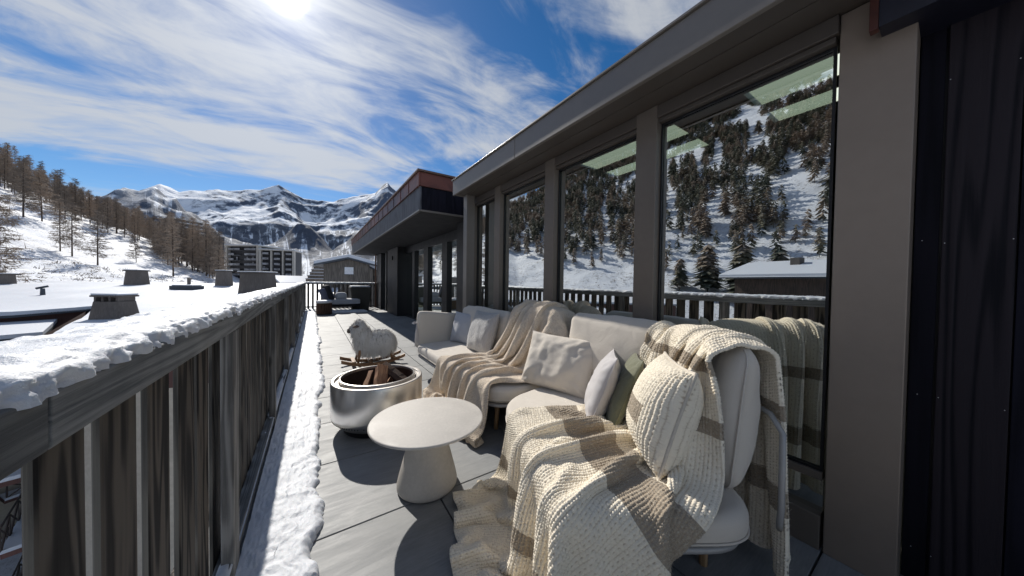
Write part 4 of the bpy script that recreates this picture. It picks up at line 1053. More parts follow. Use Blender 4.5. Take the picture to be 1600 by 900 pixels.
M_bark = plain('split_log_bark', (.10, .055, .035), .9, 0, .5, 20, 1.0, .01); M_split = wood('split_log_face', (.22, .10, .055), (.50, .28, .16), 'X', 3, .85, .8, False)
def log(a, b, r, roll, lab, tri=True):
    a, b = Vector(a), Vector(b); t = (b-a); L = t.length; t.normalize(); up = Vector((0, 0, 1)); u = t.cross(up).normalized(); v = u.cross(t)
    cr, sr = math.cos(R(roll)), math.sin(R(roll)); u2 = u*cr+v*sr; v2 = v*cr-u*sr
    e = empty('firewood_log', (0, 0, 0), 0, lab, 'log')
    M = Matrix(((t.x, u2.x, v2.x, a.x), (t.y, u2.y, v2.y, a.y), (t.z, u2.z, v2.z, a.z), (0, 0, 0, 1))); e.matrix_world = M
    sec = [(-r*.9, -r*.45), (0, -r*.62), (r*.9, -r*.45), (.04*r, r*.85)]; n = 14; V = []
    for i in range(n):
        f = i/(n-1)
        for j, (yy, zz) in enumerate(sec): V.append((L*f, yy+.004*float(vnoise(f*7, j*3.1)), zz+.004*float(vnoise(f*6, j*5.7+9))))
    F = []; mi = []
    for i in range(n-1):
        for j in range(4): F.append((i*4+j, i*4+(j+1) % 4, (i+1)*4+(j+1) % 4, (i+1)*4+j)); mi.append(1 if j < 2 else 0)
    F += [(3, 2, 1, 0), tuple((n-1)*4+j for j in range(4))]; mi += [0, 0]
    meshobj('split_wood', V, F, None, e, mats=[M_split, M_bark], midx=mi, bevel=.003)
log((.43, 2.60, .18), (.50, 2.84, .49), .066, 15, 'reddish split log standing up out of the fire pit, its end the highest')
log((.53, 2.90, .475), (.73, 2.64, .30), .045, 150, 'split log leaning down to the right inside the fire pit')
log((.28, 2.62, .20), (.44, 2.95, .42), .03, 70, 'thin split log leaning up from the left side of the fire pit')
log((.40, 2.58, .16), (.60, 2.92, .33), .035, 110, 'dark log lying low in the middle of the fire pit')
log((.66, 2.90, .15), (.34, 2.84, .20), .045, 30, 'charred log lying across the bottom of the fire pit')

# ================================================================== rocking sheep
sh = empty('rocking_sheep', (.75, 4.85, 0), 0, 'long haired white toy sheep on curved wooden rockers beyond the fire pit', 'rocking toy')
M_wool = plain('cream_wool_skin', (.42, .39, .35), .95, 0, .15, 20)
def _wool(k):
    n = k.noise(k.mapping(obv(k), scale=(1, 1, .25)), 40, 4, .6).outputs[0]; r_ = k.n('HairInfo')
    pbsdf(k, k.mix(n, (.70, .66, .60), (.90, .88, .84)), .9, Sheen_Weight=.3)
M_wl = material('long_cream_wool', _wool)
def ellipsoid(c, r, n=24, seed=0, amp=.1):
    u = np.linspace(0, math.pi, n); v = np.linspace(0, 2*math.pi, 2*n, endpoint=False); U, Vv = np.meshgrid(u, v, indexing='ij')
    d = np.stack([np.sin(U)*np.cos(Vv), np.sin(U)*np.sin(Vv), np.cos(U)], -1); s = 1+amp*fbm(d[..., 0]*3+seed, d[..., 1]*3, d[..., 2]*3, o=2)
    return (np.array(c)+d*np.array(r)*s[..., None]).reshape(-1, 3), gridfaces(n, 2*n, False, True)
blobs = [((.06, 0, .335), (.235, .13, .15)), ((-.13, 0, .40), (.12, .11, .17)), ((-.19, 0, .54), (.095, .085, .12)), ((.17, 0, .33), (.14, .13, .15))]
Vb = []; Fb = []; off = 0
for c, r_ in blobs:
    V, F = ellipsoid(c, r_); Vb.append(V); Fb.append(F+off); off += len(V)
body = meshobj('body', np.concatenate(Vb), np.concatenate(Fb), M_wool, sh, smooth=True)
rm = body.modifiers.new('remesh', 'REMESH'); rm.mode = 'VOXEL'; rm.voxel_size = .012; rm.use_smooth_shade = True
rs = np.random.default_rng(4); V = []; F = []
def inside(p, skip):
    for i, (c, r_) in enumerate(blobs):
        if i != skip and sum(((p[k_]-c[k_])/r_[k_])**2 for k_ in range(3)) < .93: return True
    return False
cnt = 0
while cnt < 6500:
    i = rs.choice(4, p=[.34, .2, .18, .28]); c, r_ = blobs[i]; d = rs.normal(size=3); d /= np.linalg.norm(d); p = np.array(c)+d*np.array(r_)
    if inside(p, i) or p[2] < .2: continue
    nrm_ = d/np.array(r_); nrm_ /= np.linalg.norm(nrm_); L = rs.uniform(.07, .13)*(0.55 if i == 2 else 1.0); clump = fbm(p[0]*22, p[1]*22, p[2]*22, o=1)*.5
    side = np.cross(nrm_, [0, 0, 1])+1e-3; side /= np.linalg.norm(side); wv = rs.normal(size=3)*.012
    p1 = p+nrm_*.022+np.array([0, 0, -.02 if abs(nrm_[2]) < .7 else .0])+wv*.4; p2 = p+nrm_*.030+np.array([0, 0, -L*.62])+side*clump*.03+wv; p3 = p+nrm_*.022+np.array([0, 0, -L])+side*clump*.05+wv*1.4
    wd = side*rs.uniform(.0022, .0045); j = len(V)
    V += [p-wd, p+wd, p1+wd, p1-wd, p2+wd*.8, p2-wd*.8, p3]; F += [(j, j+1, j+2), (j, j+2, j+3), (j+3, j+2, j+4), (j+3, j+4, j+5), (j+5, j+4, j+6)]
    cnt += 1
tag(meshobj('fleece', np.array(V), np.array(F), M_wl, sh), kind='stuff')
V, F = ellipsoid((-.275, 0, .545), (.055, .045, .05)); meshobj('face', V, F, M_wool, sh, smooth=True)
V, F = ellipsoid((-.325, 0, .515), (.026, .026, .036)); meshobj('muzzle', V, F, plain('brown_leather', (.12, .09, .075), .7), sh, smooth=True)
for sg in (-1, 1):
    V, F = ellipsoid((-.245, sg*.085, .585), (.045, .03, .02)); o = meshobj('ear', V, F, plain('brown_leather', (.12, .09, .075), .7), sh, smooth=True)
    V, F = ellipsoid((-.305, sg*.032, .565), (.007, .007, .007), 8); meshobj('eye', V, F, M_black, sh, smooth=True)
    mm = MB(); pts = []
    for t_ in np.linspace(-1, 1, 15): pts.append((t_*.43, sg*.135, .022+.085*t_*t_))
    V = []; n = len(pts)
    for p in pts: V += [(p[0], p[1]-.014, p[2]-.022), (p[0], p[1]+.014, p[2]-.022), (p[0], p[1]+.014, p[2]+.024), (p[0], p[1]-.014, p[2]+.024)]
    F = [(i*4+j, i*4+(j+1) % 4, (i+1)*4+(j+1) % 4, (i+1)*4+j) for i in range(n-1) for j in range(4)]+[(3, 2, 1, 0), tuple((n-1)*4+j for j in range(4))]
    M_rock = wood('honey_rocker_wood', (.17, .085, .04), (.36, .20, .10), 'X', 2, .55, .2, False)
    mm.add(V, F); mm.build('rocker', M_rock, sh, bevel=.004)
    for xx, lean in ((-.19, -.03), (.22, .02)):
        mm = MB(); mm.tube([(xx, sg*.09, .24), (xx+lean, sg*.132, .062)], [.019, .016], 10); mm.build('leg', M_rock, sh, smooth=True)
for xx in (-.27, -.05, .27):
    mm = MB(); mm.box(xx-.025, xx+.025, -.16, .16, .048+.085*(xx/.43)**2, .062+.085*(xx/.43)**2); mm.build('cross_slat', M_rock, sh, bevel=.003)

# ================================================================== seating at the far end
M_rattan = plain('dark_wicker', (.045, .042, .035), .7, 0, .4, 60, .8, .006)
ch = empty('lounge_armchair', (.85, 13.6, 0), R(8), 'dark framed lounge armchair with snow dusted light cushions at the far end of the terrace', 'armchair')
def cbox(name, mat, parent, sx, sy, sz, c, r=.04, rot=None, puff=(0, 0, .02), seed=0):
    V, F = roundbox(sx, sy, sz, r, 12, puff, seed); o = meshobj(name, V, F, mat, parent); weld(o); o.matrix_local = Matrix.Translation(c) @ (rot or Matrix()); return o
cbox('seat_cushion', M_coolgrey, ch, 1.1, .85, .20, (.12, 0, .40)); 
cbox('frame', M_black, ch, 1.15, .9, .06, (.1, 0, .25), .02, puff=(0, 0, 0))
for x, y in ((-.42, -.38), (.62, -.38), (-.42, .38), (.62, .38)):
    mm = MB(); mm.tube([(x, y, 0), (x, y, .24)], .022, 8); mm.build('leg', M_black, ch)
cbox('back_cushion', plain('black_outdoor_fabric', (.02, .02, .024), .9), ch, .16, .8, .66, (-.38, 0, .72), .06, Matrix.Rotation(R(-18), 4, 'Y'))
cbox('bolster', M_coolgrey, ch, .40, .30, .26, (.02, -.2, .62), .10)
pillow('blue grey pillow leaning on the back of the far lounge armchair', basis((.42, 13.35, .72), (-.35, 0, 1), (.5, -.85, 0)), .5, .5, .16, plain('blue_grey_canvas', (.16, .17, .23), .9), 33)
stl = empty('log_stool', (.32, 12.7, 0), 0, 'drum stool of stacked logs with a snow topped seat before the far armchair', 'stool')
mm = MB(); rr = random.Random(3)
for i in range(22):
    a = i*2*math.pi/22; x, y = .215*math.cos(a), .215*math.sin(a); mm.tube([(x, y, .03), (x, y, .40)], .030, 8)
mm.build('log_bundle', M_bark, stl)
mm = MB(); mm.lathe([(0, .41), (.24, .41), (.27, .44), (.26, .48), (.18, .51), (0, .52)], 28); mm.build('snow_cap', M_snow, stl, smooth=True)
mm = MB(); mm.lathe([(.25, .0), (.25, .03), (0, .03)], 28); mm.build('base', M_black, stl)
pl = empty('wicker_planter', (1.62, 13.9, 0), 0, 'tall dark grey wicker box with snow on its rim beside the far armchair', 'planter')
mm = MB(); V = [(-.30, -.30, 0), (.30, -.30, 0), (.30, .30, 0), (-.30, .30, 0), (-.38, -.38, .94), (.38, -.38, .94), (.38, .38, .94), (-.38, .38, .94)]
mm.add(V, [(0, 1, 2, 3), (0, 1, 5, 4), (1, 2, 6, 5), (2, 3, 7, 6), (3, 0, 4, 7)]); mm.build('body', M_rattan, pl, bevel=.02)
mm = MB(); mm.box(-.39, .39, -.39, .39, .941, .965); mm.build('rim', M_rattan, pl, bevel=.005)
mm = MB(); mm.box(-.36, .36, -.36, .36, .967, 1.02); mm.build('rim_snow', M_snow, pl, bevel=.025, seg=3)
tag(pl, 'tall dark grey wicker box with snow on its rim beside the far armchair')
mm = MB(); V, F = roundbox(1.5, .6, .10, .05, 24, (0, 0, .02), 3, .02); o = meshobj('fallen_snow', V, F, M_snow); weld(o); o.location = (1.0, 13.1, .02); o.rotation_euler = (0, 0, .1); tag(o, 'patch of snow lying on the tiles under the far lounge armchair', 'snow', kind='stuff')
# ================================================================== draped knitted throws (settled cloth shapes, stored as coarse grids)
def cloth(data, nu, nv, k_):
    P = np.array([np.cumsum(np.array(line.split(), dtype=int)).reshape(nu, nv) for line in data.strip().split('\n')])
    P = np.moveaxis(P, 0, -1)/1000.0
    for _ in range(1):   # light smoothing of the stored grid
        Pp = np.pad(P, ((1, 1), (1, 1), (0, 0)), mode='edge'); P2 = (Pp[:-2, 1:-1]+Pp[2:, 1:-1]+Pp[1:-1, :-2]+Pp[1:-1, 2:])/4; P2[0] = P[0]; P2[-1] = P[-1]; P2[:, 0] = P[:, 0]; P2[:, -1] = P[:, -1]; P = P*.8+P2*.2
    def up(P, ax):
        P = np.moveaxis(P, ax, 0); m_ = len(P); t = np.linspace(0, m_-1, (m_-1)*k_+1); i = np.minimum(t.astype(int), m_-2); f = (t-i)[:, None, None]
        p0, p1, p2, p3 = P[np.maximum(i-1, 0)], P[i], P[i+1], P[np.minimum(i+2, m_-1)]
        r = .5*((2*p1)+(-p0+p2)*f+(2*p0-5*p1+4*p2-p3)*f*f+(-p0+3*p1-3*p2+p3)*f**3)
        return np.moveaxis(r, 0, ax)
    return up(up(P, 0), 1)
def normals(P):
    n = np.cross(np.gradient(P, axis=0), np.gradient(P, axis=1)); return n/(np.linalg.norm(n, axis=2, keepdims=True)+1e-9)
def knit_mesh(name, P, L, W, mat, stitch, attr=None, thick=.010, flip=False):
    nu, nv, _ = P.shape; N = normals(P)
    if flip: N = -N
    S, T_ = np.meshgrid(np.linspace(0, L, nu), np.linspace(0, W, nv), indexing='ij')
    D, band = stitch(S, T_)
    edge = np.minimum(np.minimum(S, L-S), np.minimum(T_, W-T_)); th = thick*.5*np.sqrt(np.clip(edge/(thick*.8), 0, 1))
    top = P+N*(th+D)[..., None]; bot = P-N*(th+D*.8)[..., None]
    V = np.concatenate([top.reshape(-1, 3), bot.reshape(-1, 3)]); F = gridfaces(nu, nv); n = nu*nv
    rim = []
    ring = [i*nv for i in range(nu)]+[(nu-1)*nv+j for j in range(1, nv)]+[i*nv+nv-1 for i in range(nu-2, -1, -1)]+[j for j in range(nv-2, 0, -1)]
    ring = np.array(ring); r2 = np.roll(ring, -1); rim = np.stack([ring, r2, r2+n, ring+n], 1)
    Ff = np.concatenate([F if flip else F[:, ::-1]*1, (F if not flip else F[:, ::-1])+n, rim])
    o = meshobj(name, V, Ff, mat, smooth=True)
    for nm, arr in (('band', band), ('groove', D)):
        a = o.data.attributes.new(nm, 'FLOAT', 'POINT'); a.data.foreach_set('value', np.concatenate([arr.ravel(), arr.ravel()]).astype(np.float32))
    return o
def knitmat(name, base, bandc, deep, dr):
    def f(k):
        a = k.n('Attribute', {'attribute_name': 'band'}).outputs['Fac']; g_ = k.n('Attribute', {'attribute_name': 'groove'}).outputs['Fac']
        p = gpos(k); n = k.noise(p, 260, 4, .65).outputs[0]; n2 = k.noise(p, 55, 3, .6).outputs[0]
        nb_ = k.noise(p, 75, 3, .7).outputs[0]; bc = k.mix(k.smooth(nb_, .52, .72, 0, .4), bandc, [x*.62 for x in base])
        c = k.mix(k.smooth(a, .35, .65), base, bc)
        c = k.mix(k.smooth(g_, dr[0], dr[1], .8, 0), c, deep)  # shade between stitches painted in: browner colour where the knit dips
        c = k.mix(k.math('MULTIPLY', n, .5), c, [min(1, x*1.25) for x in base])
        pbsdf(k, c, .95, 0, k.math('ADD', n, k.math('MULTIPLY', n2, .8)), .8, .004, Sheen_Weight=.12, Sheen_Roughness=.5)
    return material(name, f)
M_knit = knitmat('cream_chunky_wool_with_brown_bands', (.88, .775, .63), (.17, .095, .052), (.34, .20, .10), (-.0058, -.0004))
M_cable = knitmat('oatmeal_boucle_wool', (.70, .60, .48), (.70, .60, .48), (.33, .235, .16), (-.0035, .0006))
BANDS = [(.26, .36), (.62, .68), (1.18, 1.24), (1.42, 1.48), (1.84, 2.04), (2.52, 2.59)]
def stitch_chunky(S, T_, bands=BANDS):
    pt, ps = .0150, .0118
    u = T_/pt+.16*np.sin(S*9)+.20*fbm(S*14, T_*14, o=2); v_ = S/ps+.22*fbm(S*40, T_*40, 3, o=2)
    alt = .5*(np.floor(u) % 2)
    cell = np.abs(np.sin(math.pi*u))**.6*np.abs(np.sin(math.pi*(v_+alt)))**.5
    cu = np.abs(u/2-np.round(u/2))*2*pt
    D = .0072*cell-.0036 + .0012*np.cos(math.pi*u) - .0040*np.exp(-(cu/.0036)**2)*np.clip(.3+np.sin(2*math.pi*(v_/2+.25*np.floor(u/2+.5))), 0, 1)
    row = S/ps
    edge = np.minimum(T_, T_.max()-T_); D = D+.003*np.exp(-(edge/.012)**2)
    band = np.zeros_like(S)
    wob = .004*np.floor(row) % .009
    for lo, hi in bands: band = np.maximum(band, ((S+wob > lo) & (S+wob < hi))*1.0)
    D = D+.0010*fbm(S*90, T_*90, o=2)
    return D, band
def stitch_boucle(S, T_):
    a = np.abs(np.sin(math.pi*S/.0125+ .9*np.sin(T_*60))); b = np.abs(np.sin(math.pi*(T_/.0115+.5*np.floor(S/.0125))))
    D = .0036*(a**.7*b**.6*2-1)+.0022*fbm(S*85, T_*85, o=3); return D, np.zeros_like(S)
